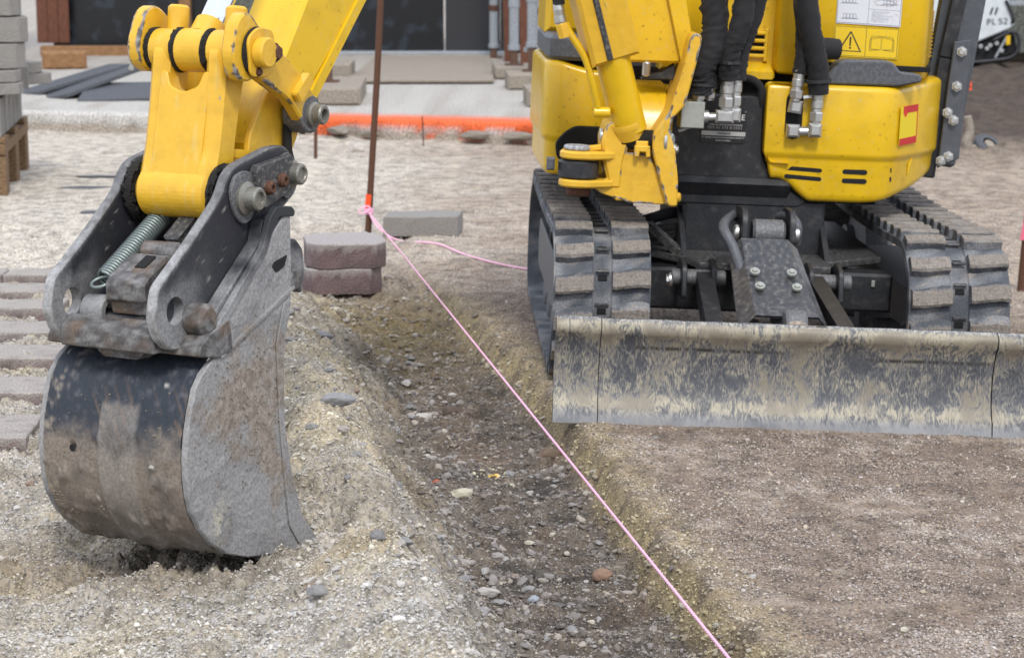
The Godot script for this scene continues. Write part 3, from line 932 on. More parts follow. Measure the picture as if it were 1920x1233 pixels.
func arm_end(ex: Node3D) -> void:
	var X := machine.affine_inverse() * arm_frame
	var A := Vector3(0.165, 0.925, 0); var B := Vector3(0.37, 0.955, 0); var T := Vector3(0.243, 1.255, 0); var P := Vector3(0.489, 1.09, 0)
	var across := Vector3(0, 0, 1)
	var up := Vector3(0.665, 0.747, 0)
	# the arm: a welded box that tapers towards its nose
	var arm := Node3D.new()
	arm.name = "arm"
	arm.transform = X
	ex.add_child(arm, true)
	var G := prism(pv([.33, .99, .325, 1.03, .405, 1.15, .506, 1.24, .596, 1.353, 1.36, 2.32, 1.86, 2.32, .867, 1.355, .636, 1.161, .609, 1.113, .525, 1.038, .43, .93, .37, .905, .335, .93]), -0.08, 0.08, 0.006)
	part(arm, "arm_box", G, M.yellow)
	G = span(Vector3(.60, 1.105, .075), Vector3(1.88, 2.30, .075), 0.022, 0.03, 0.005)
	G.merge(span(Vector3(.60, 1.105, -.075), Vector3(1.88, 2.30, -.075), 0.022, 0.03, 0.005))
	part(arm, "flange", G, M.yellow)
	part(arm, "nose_boss", pin(B - across * 0.10, across, 0.056, 0.20, 0.008), M.worn_yellow)
	G = prism(rounded(pv([.30, .985, .31, 1.05, .40, 1.155, .47, 1.19, .545, 1.13, .53, 1.03, .44, .925, .37, .90, .32, .93]), 0.02), 0.078, 0.094, 0.003)
	G.merge(prism(rounded(pv([.30, .985, .31, 1.05, .40, 1.155, .47, 1.19, .545, 1.13, .53, 1.03, .44, .925, .37, .90, .32, .93]), 0.02), -0.094, -0.078, 0.003))
	part(arm, "nose_plate", G, M.worn_yellow)
	part(arm, "stop_bar", span(Vector3(.215, 1.02, .06), Vector3(.30, 1.005, .10), 0.018, 0.02, 0.004), M.worn_yellow)
	G = prism(rounded(pv([.545, 1.03, .50, 1.05, .475, 1.10, .485, 1.135, .525, 1.125, .56, 1.06]), 0.012), 0.094, 0.108, 0.003)
	part(arm, "pivot_pad", G, M.dusty_black)
	# the tipping link, a casting of two ribs and a web
	var link := Node3D.new()
	link.name = "tipping_link"
	link.transform = X
	ex.add_child(link, true)
	var side := rounded(pv([.188, 1.262, .182, 1.20, .168, 1.12, .148, 1.03, .118, .955, .104, .905, .125, .872, .18, .868, .222, .90, .228, .96, .245, 1.05, .272, 1.14, .296, 1.22, .296, 1.275, .245, 1.30]), 0.02, 3)
	var rib := prism(side, 0.052, 0.107, 0.016).refine(0.007)
	part(link, "rib", rib, M.chipped, worn(side, 0.107, 0.107))
	part(link, "rib", prism(side, -0.107, -0.052, 0.016).refine(0.007), M.chipped, worn(side, -0.107, -0.107))
	G = prism(rounded(pv([-.07, .905, .07, .905, .07, 1.21, .052, 1.21, .04, 1.175, .0, 1.16, -.04, 1.175, -.052, 1.21, -.07, 1.21]), 0.012, 4), 0.0, 0.05, 0.004)
	var tilt := Basis(Vector3(0, 0, 1), Vector3(0.235, 0.972, 0), Vector3(-0.972, 0.235, 0))
	G.moved(Transform3D(tilt, Vector3(-0.052, 0.022, 0)))
	part(link, "web", G.refine(0.01), M.chipped, paint)
	part(link, "lower_barrel", pin(A - across * 0.108, across, 0.062, 0.216, 0.016, 40).refine(0.01), M.chipped, paint)
	for s in [[-0.118, 0.07], [0.048, 0.07]]:
		part(link, "upper_barrel", pin(T + across * s[0], across, 0.05, s[1], 0.006), M.worn_yellow)
	for s in [-0.083, 0.083]:
		part(link, "stop_boss", pin(T + Vector3(0.03, 0.02, s), Vector3(0.15, 1, 0), 0.026, 0.085, 0.006), M.worn_yellow)
	for s in [-0.121, -0.047, 0.040, 0.119]:
		part(link, "grease_ring", lumpy(lathe(T + across * (s - 0.009), across, [0, .03, 0, .047, .006, .0525, .012, .0525, .018, .047, .018, .03], 48), T, 0.006), M.grease)
	for s in [-0.128, 0.108]:
		var ring := Geo.new()
		ring.merge(lathe(A + across * s, across, [0, 0.045, 0, 0.070, 0.010, 0.074, 0.02, 0.068, 0.02, 0.045], 40))
		part(link, "grease_ring", lumpy(ring, A, 0.012), M.grease)
	# guide plates on both sides of the link
	var guide := rounded(pv([.165, 1.20, .148, 1.255, .168, 1.325, .20, 1.350, .235, 1.345, .262, 1.318, .475, 1.170, .525, 1.11, .525, 1.06, .47, 1.05, .405, 1.118, .376, 1.139, .251, 1.199, .21, 1.185]), 0.02, 3)
	var far_guide := rounded(pv([.178, 1.225, .172, 1.27, .205, 1.345, .245, 1.362, .285, 1.345, .475, 1.180, .53, 1.11, .525, 1.06, .47, 1.05, .376, 1.139, .27, 1.205, .22, 1.20]), 0.02, 3)
	part(ex, "guide_plate", prism(guide, 0.125, 0.16, 0.005).refine(0.007), M.chipped, worn(guide, 0.125, 0.16), X)
	part(ex, "guide_plate", prism(far_guide, -0.16, -0.125, 0.005).refine(0.007), M.chipped, worn(far_guide, -0.16, -0.125), X)
	part(ex, "guide_stop", span(Vector3(.405, 1.135, .168), Vector3(.468, 1.185, .168), 0.02, 0.03, 0.005), M.worn_yellow, null, X)
	var top := Node3D.new()
	top.name = "top_pin"
	top.transform = X
	ex.add_child(top, true)
	part(top, "shaft", pin(T - across * 0.185, across, 0.030, 0.37), M.steel)
	part(top, "collar", lathe(T + across * 0.158, across, [0, 0, 0, 0.056, 0.006, 0.06, 0.012, 0.055, 0.012, 0], 32), M.grease)
	part(top, "keeper_plate", prism(rounded(pv([.20, 1.20, .19, 1.29, .235, 1.315, .30, 1.305, .315, 1.22, .27, 1.195]), 0.02), 0.168, 0.176, 0.002), M.worn_yellow)
	part(top, "pin_head", pin(T + Vector3(-0.005, 0, 0.174), across, 0.036, 0.03), M.worn_yellow)
	part(top, "bolt", hexbolt(T + Vector3(0.035, -0.002, 0.19), across, 0.018, 1.3), M.rust)
	part(top, "bolt", hexbolt(T + Vector3(-0.012, -0.045, 0.176), across, 0.009, 1.2), M.rust)
	part(top, "cotter", span(T + Vector3(-0.012, 0.01, -0.165), T + Vector3(-0.022, -0.052, -0.185), 0.006, 0.012), M.zinc)
	var pv_ := Node3D.new()
	pv_.name = "guide_pivot"
	pv_.transform = X
	ex.add_child(pv_, true)
	part(pv_, "washer", lathe(P + across * 0.105, across, [0, 0, 0, 0.047, 0.052, 0.047, 0.056, 0.043, 0.056, 0], 28), M.steel)
	part(pv_, "bolt_head", lathe(P + across * 0.160, across, [0, 0.031, 0.010, 0.031, 0.014, 0.025, 0.034, 0.025, 0.038, 0.022, 0.038, 0.015, 0.024, 0.014, 0.024, 0], 24), M.bolt)
	part(pv_, "lock_tab", prism(rounded(pv([.44, .985, .455, 1.12, .47, 1.13, .475, 1.0, .49, .965, .47, .955]), 0.008), 0.10, 0.112, 0.002), M.grease)
	# the bucket cylinder's rod
	var rod := Node3D.new()
	rod.name = "bucket_cylinder"
	rod.transform = X
	ex.add_child(rod, true)
	part(rod, "rod_eye", pin(T - across * 0.043, across, 0.052, 0.082, 0.006), M.worn_yellow)
	part(rod, "rod_collar", lathe(T + up * 0.035, up, [0, 0.02, 0, 0.040, 0.045, 0.038, 0.05, 0.03], 24), M.worn_yellow)
	part(rod, "rod", pin(T + up * 0.06, up, 0.031, 0.62), M.chrome)
	part(rod, "barrel", pin(T + up * 0.66, up, 0.048, 0.55), M.yellow)
	coupler(ex, X, A, B)
	bucket(ex, X)


func lumpy(G: Geo, c: Vector3, by: float) -> Geo:
	G.refine(0.006)
	for i in G.v.size():
		G.v[i] += (G.v[i] - c).normalized() * by * (n2.get_noise_3dv(G.v[i] * 38.0) + 0.6 * n3.get_noise_3dv(G.v[i] * 110.0))
	return G


func coupler(ex: Node3D, X: Transform3D, A: Vector3, B: Vector3) -> void:
	var across := Vector3(0, 0, 1)
	var c := Node3D.new()
	c.name = "quick_coupler"
	c.transform = X
	ex.add_child(c, true)
	var outline := rounded(pv([-.125, .605, -.165, .635, -.186, .685, -.168, .755, -.04, .838, .085, .928, .118, .978, .15, .998, .30, 1.026, .36, 1.026, .395, 1.005, .415, .95, .385, .885, .335, .868, .27, .84, .05, .66, -.05, .60]), 0.018, 3)
	var hole := circle(Vector2(-.104, .693), 0.033, 28)
	for s in [-0.158, 0.132]:
		var G := prism(outline, s, s + 0.026, 0.004, hole).refine(0.02)
		part(c, "cheek_plate", G, M.soiled, bare_rim(outline, s, s + 0.026, cheek_color))
	part(c, "base_plate", prism(pv([-.14, .60, -.12, .645, .02, .715, .16, .79, .30, .872, .335, .845, .28, .775, .0, .635]), -0.13, 0.13, 0.004).refine(0.025), M.soiled, inner_black)
	part(c, "cross_bar", prism(rounded(pv([-.155, .598, -.15, .645, -.115, .668, -.03, .648, -.0, .60]), 0.01), -0.13, 0.13, 0.004).refine(0.02), M.soiled, rust_base)
	# the hook block in the middle
	part(c, "hook_block", prism(rounded(pv([-.085, .668, -.092, .70, -.108, .705, -.108, .748, -.085, .765, .0, .80, .02, .79, .02, .70]), 0.008), -0.035, 0.075, 0.006).refine(0.02), M.soiled, rust_base)
	part(c, "slot", box(Vector3(-.035, .783, 0.03), Vector3(.05, .012, .03), 0.002, Basis(Vector3(0, 0, 1), 0.42)), M.gap)
	part(c, "latch_arm", prism(rounded(pv([.018, .78, .02, .812, .045, .828, .07, .79, .125, .78, .12, .755, .05, .75]), 0.012), -0.030, 0.075, 0.006).refine(0.025), M.soiled, rust_base)
	part(c, "latch_bar", span(Vector3(.075, .812, .03), Vector3(.20, .885, .03), 0.045, 0.04, 0.004), M.dusty_black)
	part(c, "lug", lathe(Vector3(-.078, .672, -.105), across, [0, 0, 0, .034, .004, .038, .058, .038, .062, .034, .062, .019, .02, .019, .02, 0], 26).merge(box(Vector3(-.07, .63, -.074), Vector3(.07, .06, .062), .008)).refine(0.02), M.soiled, steel_dust)
	part(c, "lug", pin(Vector3(-.045, .668, .15), across, 0.036, 0.062, 0.010).refine(0.02), M.soiled, rust_base)
	# spring with its hook
	var s0 := Vector3(-.060, .742, -.068); var s1 := Vector3(.175, .866, -.068)
	var d := (s1 - s0).normalized(); var u := Vector3(-d.y, d.x, 0)
	var pts := PackedVector3Array()
	var turns := 29.0
	for i in int(turns * 12) + 1:
		var t := float(i) / (turns * 12)
		var a := TAU * turns * t
		var r := 0.0225 * (0.75 if t > 0.97 else 1.0)
		pts.append(s0.lerp(s1, t) + (u * cos(a) + across * sin(a)) * r)
	part(c, "spring", tube(pts, 0.0042, 6), M.spring)
	pts = PackedVector3Array()
	for i in 20:
		var a := TAU * i / 18.0 + 0.4
		pts.append(s0 - d * 0.021 + Vector3(0.004, 0.006, 0.0) + (d * cos(a) * 0.021 + Vector3(0.1, 0.1, 1).normalized() * sin(a) * 0.024))
	part(c, "spring_hook", tube(pts, 0.0042, 6), M.spring)
	# pins, retaining plates and the bar between them on the near cheek
	var wash := PackedVector2Array()
	wash = rounded(pv([.115, .94, .135, .975, .18, .985, .225, .965, .225, .905, .20, .862, .165, .855, .13, .885]), 0.03, 4)
	part(c, "retainer", prism(wash, .158, .168, .002), M.steel)
	part(c, "pin_head", lathe(Vector3(.175, .918, .165), across, [0, .040, .010, .040, .016, .029, .042, .028, .046, .024, .046, .018, .039, .017, .039, 0], 26), M.bolt)
	part(c, "retainer", prism(rounded(pv([.335, 1.0, .37, 1.01, .405, .985, .41, .92, .375, .89, .345, .90]), 0.02), .158, .166, .002), M.steel)
	part(c, "pin_head", lathe(Vector3(.375, .955, .165), across, [0, .034, .009, .034, .014, .027, .034, .026, .038, .022, .038, .017, .033, .015, .033, 0], 26), M.bolt)
	part(c, "lock_bar", prism(pv([.205, .975, .215, .99, .36, 1.005, .37, .99, .355, .915, .24, .885, .215, .895]), .158, .182, .003), M.dusty_black)
	for p in [Vector3(.255, .935, .182), Vector3(.312, .947, .182)]:
		part(c, "socket_screw", lathe(p, across, [0, 0, 0, .0175, .008, .0165, .014, .012, .014, .007, .006, .006, .006, 0], 20), M.rust)


func bucket(ex: Node3D, X: Transform3D) -> void:
	var across := Vector3(0, 0, 1)
	var b := Node3D.new()
	b.name = "bucket"
	b.transform = X
	ex.add_child(b, true)
	var back := [-.018, .579, -.05, .566, -.08, .548, -.108, .518, -.128, .47, -.143, .42, -.152, .367, -.152, .32, -.146, .272, -.134, .235, -.103, .185, -.055, .138, -.001, .102, .09, .069, .23, .04, .262, .024]
	var lip := [.262, .024, .33, .008, .399, -.006, .424, .002, .43, .012, .415, .03, .375, .062, .335, .105, .305, .165, .284, .24, .266, .31, .257, .375, .256, .47, .262, .561, .300, .661, .306, .75, .304, .868, .275, .866, .135, .765, .0, .645]
	var outline := pv(back)
	outline.append_array(pv(lip.slice(2)))
	for s in [-0.21, 0.194]:
		var G := prism(outline, s, s + 0.016, 0.003).refine(0.013)
		for i in G.v.size():
			if absf(G.v[i].z) > 0.207:
				G.v[i].z += signf(s) * (0.0045 * maxf(0.0, n2.get_noise_3dv(G.v[i] * 16.0)) * smoothstep(0.35, 0.5, n2.get_noise_3dv(G.v[i] * 7.0) * 0.5 + 0.5) + 0.0012 * n3.get_noise_3dv(G.v[i] * 40.0))
		part(b, "side_plate", G, M.soiled, cheek_plate_color)
	# the rolled back, with the wear strip down its middle
	var curve := Curve2D.new()
	for p in pv(back): curve.add_point(p)
	var smooth_back := PackedVector2Array()
	var len := curve.get_baked_length()
	for i in 97:
		var t := len * i / 96.0
		smooth_back.append((curve.sample_baked(clampf(t - 0.02, 0, len)) + curve.sample_baked(t) * 2.0 + curve.sample_baked(clampf(t + 0.02, 0, len))) * 0.25)
	var cols: Array = []; var inner: Array = []
	for k in 101:
		var l := lerpf(-0.1945, 0.1945, k / 100.0)
		var c := PackedVector3Array(); var e := PackedVector3Array()
		for i in 97:
			var d := (smooth_back[mini(i + 1, 96)] - smooth_back[maxi(i - 1, 0)]).normalized()
			var n := Vector2(d.y, -d.x)
			var p := smooth_back[i]
			var strip := smoothstep(-0.038, -0.033, l) * smoothstep(0.072, 0.067, l) * smoothstep(0.474, 0.470, p.y) * smoothstep(0.10, 0.0, p.x)
			var crust := maxf(0.0, n2.get_noise_3d(p.x * 15.0, p.y * 15.0, l * 15.0) - 0.12) * 0.02 * smoothstep(0.45, 0.35, p.y)
			var h := 0.007 * strip + crust + 0.0009 * n3.get_noise_3d(p.x * 45.0, p.y * 45.0, l * 45.0)
			h -= 0.014 * smoothstep(0.010, 0.007, Vector2(l + 0.108, p.y - 0.358).length())
			h += 0.006 * smoothstep(0.012, 0.008, Vector2(l - 0.117, p.y - 0.335).length())
			var q := p + n * h
			c.append(Vector3(q.x, q.y, l))
			e.append(Vector3(p.x - n.x * 0.014, p.y - n.y * 0.014, l))
		cols.append(c); inner.append(e)
	var G := skin(cols).merge(skin(inner))
	part(b, "shell", G, M.soiled, shell_color)
	part(b, "drain_hole", pin(Vector3(-.153, .358, -.108), Vector3(-1, .05, 0), 0.0085, 0.002, 0.0005), M.gap)
	part(b, "mortar_plug", rock(71, 2, 0.3, 0.8).moved(Transform3D(Basis().scaled(Vector3.ONE * 0.010), Vector3(-.153, .335, .117))), M.stone, func(p): return Color(0.42, 0.40, 0.35))
	# cutting edge across the mouth
	part(b, "cutting_edge", prism(pv([.25, .028, .262, .04, .40, .018, .426, .008, .399, -.004, .262, .016]), -.193, .193, .002).refine(0.03), M.soiled, cheek_plate_color)
	# hanger: front beam with its middle block, sloping channel beside the cheeks, ears
	G = prism(rounded(pv([-.098, .590, -.092, .612, -.06, .634, .03, .66, .04, .58, -.02, .574]), 0.008), -.216, .216, .003).refine(0.02)
	part(b, "hanger_beam", G, M.soiled, rust_base)
	G = prism(rounded(pv([-.085, .575, .075, .575, .060, .547, .048, .538, -.045, .538, -.060, .547]), 0.006), 0, .05, .004)
	part(b, "hanger_block", G.moved(Transform3D(Basis(Vector3(0, 0, 1), Vector3(0.1, 0.995, 0), Vector3(-0.995, 0.1, 0)), Vector3(-.108, .03, 0))).refine(0.02), M.soiled, rust_base)
	for s in [[-0.194, -0.160], [0.160, 0.194]]:
		part(b, "channel", prism(pv([-.045, .62, -.03, .655, .19, .815, .205, .862, .30, .868, .302, .80, .02, .60]), s[0], s[1], .002).refine(0.02), M.soiled, steel_dust)
	for s in [0.198, -0.214]:
		part(b, "ear_edge", prism(rounded(pv([-.03, .61, -.02, .650, .175, .800, .21, .870, .24, .893, .306, .886, .320, .874, .316, .860, .25, .868, .225, .845, .19, .785, .02, .652]), 0.008), s, s + 0.016, .003).refine(0.02), M.soiled, steel_dust)
	part(b, "ear_slot", prism(rounded(pv([.215, .752, .225, .762, .285, .772, .27, .745, .235, .735]), 0.006), .2105, .2122, .0005), M.gap)
	for s in [0.175, -0.205]:
		part(b, "hook_ear", prism(rounded(pv([.29, .70, .30, .795, .335, .805, .368, .775, .375, .72, .36, .665, .345, .672, .335, .715, .322, .695, .30, .665]), 0.012), s, s + 0.03, .005).refine(0.02), M.soiled, steel_dust)
		part(b, "hook_pin", pin(Vector3(.322, .705, s - 0.005), across, 0.027, 0.042, 0.005).refine(0.02), M.soiled, rust_base)
	G = span(Vector3(-.01, .575, .212), Vector3(.31, .69, .212), 0.008, 0.007, 0.002)
	part(b, "weld_seam", G.refine(0.02), M.soiled, cheek_plate_color)
	part(b, "side_reinforcement", prism(rounded(pv([.268, .10, .248, .23, .232, .375, .225, .56, .262, .66, .297, .66, .260, .561, .252, .375, .280, .24, .325, .115, .40, .03, .36, .02, .31, .045]), 0.01), .2105, .2145, .0012).refine(0.013), M.soiled, cheek_plate_color)
	# soil stuck to the plates
	var crumbs := Geo.new()
	for n in 230:
		var q := Vector2(rng.randfn(0.10, 0.10), rng.randfn(0.44, 0.09)) if n < 190 else Vector2(rng.randf_range(-0.10, 0.36), rng.randf_range(0.05, 0.6))
		if not Geometry2D.is_point_in_polygon(q, outline): continue
		var s := rng.randf_range(0.0014, 0.0038)
		crumbs.merge(rock(n, 0, 0.3, 0.8), Transform3D(Basis().scaled(Vector3.ONE * s), Vector3(q.x, q.y, 0.212)))
	for n in 900:
		var i := rng.randi_range(14, 92)
		var l := rng.randf_range(-0.19, 0.19)
		if n < 420: l = -0.19 + absf(rng.randfn(0, 0.022))
		elif n < 600: l = rng.randfn(0.06, 0.015)
		elif n < 690: l = rng.randfn(-0.036, 0.006)
		if n < 690 and i < 45: i += 30
		var p := smooth_back[i]
		var s := rng.randf_range(0.0014, 0.0042)
		crumbs.merge(rock(n, 0, 0.3, 0.8), Transform3D(Basis().scaled(Vector3.ONE * s), Vector3(p.x - 0.005 * smoothstep(0.06, 0.0, absf(l - 0.017)), p.y, clampf(l, -0.2, 0.2))))
	part(b, "stuck_soil", crumbs, M.stone, func(p): return Color(0.34, 0.29, 0.225) * (0.85 + 0.5 * n3.get_noise_3dv(p * 90.0))).set_meta("kind", "stuff")


# ---------------------------------------------------------------- the machine; axes (across, up, towards the viewer)
func at(x: float, y: float, w: float) -> Vector3:
	return Vector3(x, y, -w)


func front(poly: Array, w0: float, w1: float, bevel := 0.006, r := 0.0) -> Geo:
	var p := pv(poly)
	if r > 0.0: p = rounded(p, r, 4)
	return prism(p, -w1, -w0, bevel)


func profile(poly: Array, x0: float, x1: float, bevel := 0.004, r := 0.0) -> Geo:
	var p := pv(poly)
	if r > 0.0: p = rounded(p, r, 4)
	return prism(p, x0, x1, bevel).moved(Transform3D(SIDE, Vector3.ZERO))


func plan(poly: Array, y0: float, y1: float, bevel := 0.004, r := 0.0) -> Geo:
	var p := pv(poly)
	if r > 0.0: p = rounded(p, r, 4)
	return prism(p, y0, y1, bevel).moved(Transform3D(PLAN, Vector3.ZERO))


func track_point(s: float, front_w: float, rear_w: float, r: float, cy: float) -> Array:   # a place along the belt: (back, up), outward
	var run := rear_w - front_w
	var total := 2.0 * run + TAU * r
	s = fposmod(s, total)
	if s < run:
		return [Vector2(front_w + s, cy + r - 0.012 * sin(PI * s / run)), Vector2(0, 1)]
	s -= run
	if s < PI * r:
		var a := PI * 0.5 - s / r
		return [Vector2(rear_w, cy) + Vector2(cos(a), sin(a)) * r, Vector2(cos(a), sin(a))]
	s -= PI * r
	if s < run:
		return [Vector2(rear_w - s, cy - r), Vector2(0, -1)]
	s -= run
	var a := -PI * 0.5 - s / r
	return [Vector2(front_w, cy) + Vector2(cos(a), sin(a)) * r, Vector2(cos(a), sin(a))]


func belt_color(p: Vector3) -> Color:
	var a := n2.get_noise_3dv(p * 9.0) * 0.5 + 0.5
	var f := n3.get_noise_3dv(p * 40.0) * 0.5 + 0.5
	return Color(0.075, 0.083, 0.098).lerp(Color(0.23, 0.235, 0.245), smoothstep(0.35, 0.75, a)).lerp(Color(0.33, 0.28, 0.23), smoothstep(0.6, 0.8, f * 0.7 + a * 0.3))


func track(ex: Node3D, x0: float, x1: float, outside: float) -> void:
	var t := Node3D.new()
	t.name = "crawler_track"
	while ex.has_node(NodePath(t.name)): t.name = "crawler_track_001"
	ex.add_child(t, true)
	var fw := 0.735; var rw := 2.12; var r := 0.245; var cy := 0.272
	var total := 2.0 * (rw - fw) + TAU * r
	var mid := (x0 + x1) * 0.5
	var n := 160
	var G := Geo.new()
	# belt: outer face with a channel, edges, inner face
	var cross := [[x0, -0.030], [x0, -0.004], [x0 + 0.008, 0.0], [mid - 0.034, 0.0], [mid - 0.030, -0.006], [mid + 0.030, -0.006], [mid + 0.034, 0.0], [x1 - 0.008, 0.0], [x1, -0.004], [x1, -0.030], [x0, -0.030]]
	for i in n:
		var a := track_point(total * i / n, fw, rw, r, cy); var b := track_point(total * (i + 1) / n, fw, rw, r, cy)
		for k in cross.size() - 1:
			var pa: Vector2 = a[0]; var na: Vector2 = a[1]; var pb: Vector2 = b[0]; var nb: Vector2 = b[1]
			var q: Array = []
			for e in [[pa, na, k], [pb, nb, k], [pb, nb, k + 1], [pa, na, k + 1]]:
				var u: Vector2 = e[0] + e[1] * cross[e[2]][1]
				q.append(at(cross[e[2]][0], u.y, u.x))
			G.quad(q[0], q[1], q[2], q[3], 20 + k)
	part(t, "belt", G.refine(0.05), M.belt, belt_color)
	# tread bars, muddy on top: two rows of cleats, four shapes shared by all
	var pitch := total / 38.0
	var shapes: Array = []
	for k in 4:
		var L := Geo.new()
		var w := (x1 - x0) * 0.5 - 0.036
		var m := 9
		var rows := [[-0.042, 0.0], [-0.031, 0.024], [-0.023, 0.032], [0.020, 0.034], [0.028, 0.026], [0.026, 0.0]]
		var cols: Array = []
		for i in m + 1:
			var x := w * i / m
			var wave := 0.009 * sin(x / w * TAU * 0.62 + 0.6 + 0.5 * k) + 0.003 * n2.get_noise_2d(x * 40.0, k * 7.0)
			var c := PackedVector3Array()
			for j in rows.size():
				var lip := 0.0018 * n2.get_noise_3d(x * 60.0, j * 9.0, k * 30.0)
				c.append(Vector3(x, rows[j][1] + lip, rows[j][0] + wave * (1.0 if j == 0 or j == 5 else 0.6) + lip))
			cols.append(c)
		L = skin(cols, FLAT)
		for i in [0, m]:
			for j in range(1, 5):
				L.tri(cols[i][0], cols[i][j], cols[i][j + 1])
		L.refine(0.008)
		shapes.append(L.mesh(func(p):
			var f: float = n3.get_noise_3dv(p * 55.0 + Vector3(k * 9, 0, 0)) * 0.5 + 0.5
			var tan_c: Color = Color(0.28, 0.24, 0.20).lerp(Color(0.17, 0.148, 0.128), smoothstep(0.4, 0.8, f))
			return belt_color(p + Vector3(k, 0, 0)).lerp(tan_c, clampf(smoothstep(0.020, 0.033, p.y + 0.022 * (f - 0.5)) * 0.9 + smoothstep(0.55, 0.8, f) * 0.4, 0.0, 1.0))))
	for i in 38:
		for h in 2:
			var e := track_point(pitch * (i + 0.18 * h) + 0.02, fw, rw, r - 0.002, cy)
			var p: Vector2 = e[0]; var o: Vector2 = e[1]
			if p.y < 0.04 and p.x > fw: continue
			var up := Vector3(0, o.y, -o.x); var xx := Vector3(1, 0, 0)
			var B := Basis(xx, up, xx.cross(up))
			part(t, "cleat", shapes[(i * 3 + h) % 4], M.belt, null, Transform3D(B, at(x0 + 0.004 if h == 0 else mid + 0.032, p.y, p.x)))
	# square drive holes along the channel
	for i in 38:
		var e := track_point(pitch * (i + 0.55), fw, rw, r, cy)
		var p: Vector2 = e[0]; var o: Vector2 = e[1]
		if p.x > 1.9 or p.y < 0.1: continue
		var up := Vector3(0, o.y, -o.x); var xx := Vector3(1, 0, 0)
		part(t, "drive_hole", box(Vector3.ZERO, Vector3(0.030, 0.006, 0.020), 0.001), M.gap, null, Transform3D(Basis(xx, up, xx.cross(up)), at(mid, p.y - o.y * 0.005, p.x - o.x * 0.005)))
		part(t, "drive_lug", box(Vector3.ZERO, Vector3(0.046, 0.010, 0.012), 0.003), M.dusty_black, null, Transform3D(Basis(xx, up, xx.cross(up)), at(mid, p.y - o.y * 0.002 + (0.022 if o.y < 0.6 else 0.0), p.x - o.x * 0.002 - (0.022 if o.y >= 0.6 else 0.0))))
	# frame with idler, sprocket and rollers inside the belt
	var xo := x0 + 0.035; var xi := x1 - 0.035
	part(t, "track_frame", box(at(mid, 0.25, 1.42), Vector3(0.19, 0.14, 1.05), 0.01), M.steel)
	part(t, "idler", lathe(at(mid - 0.08, cy, fw), Vector3.RIGHT, [0, 0, 0, 0.06, 0.02, 0.06, 0.03, 0.19, 0.05, 0.21, 0.11, 0.21, 0.13, 0.19, 0.14, 0.06, 0.16, 0.06, 0.16, 0], 36), M.steel)
	part(t, "sprocket", lathe(at(mid - 0.08, cy, rw), Vector3.RIGHT, [0, 0, 0, 0.1, 0.03, 0.1, 0.05, 0.20, 0.11, 0.20, 0.13, 0.1, 0.16, 0.1, 0.16, 0], 28), M.steel)
	for k in 4:
		part(t, "roller", pin(at(xo + 0.01, 0.085, 1.0 + 0.27 * k), Vector3.RIGHT, 0.058, xi - xo - 0.02, 0.01, 20), M.steel)
	part(t, "guard_plate", profile([.86, .19, .86, .33, .95, .37, 1.95, .37, 1.99, .30, 1.95, .19], xo - 0.01 if outside < 0 else xi, xo if outside < 0 else xi + 0.01, 0.003), M.steel)


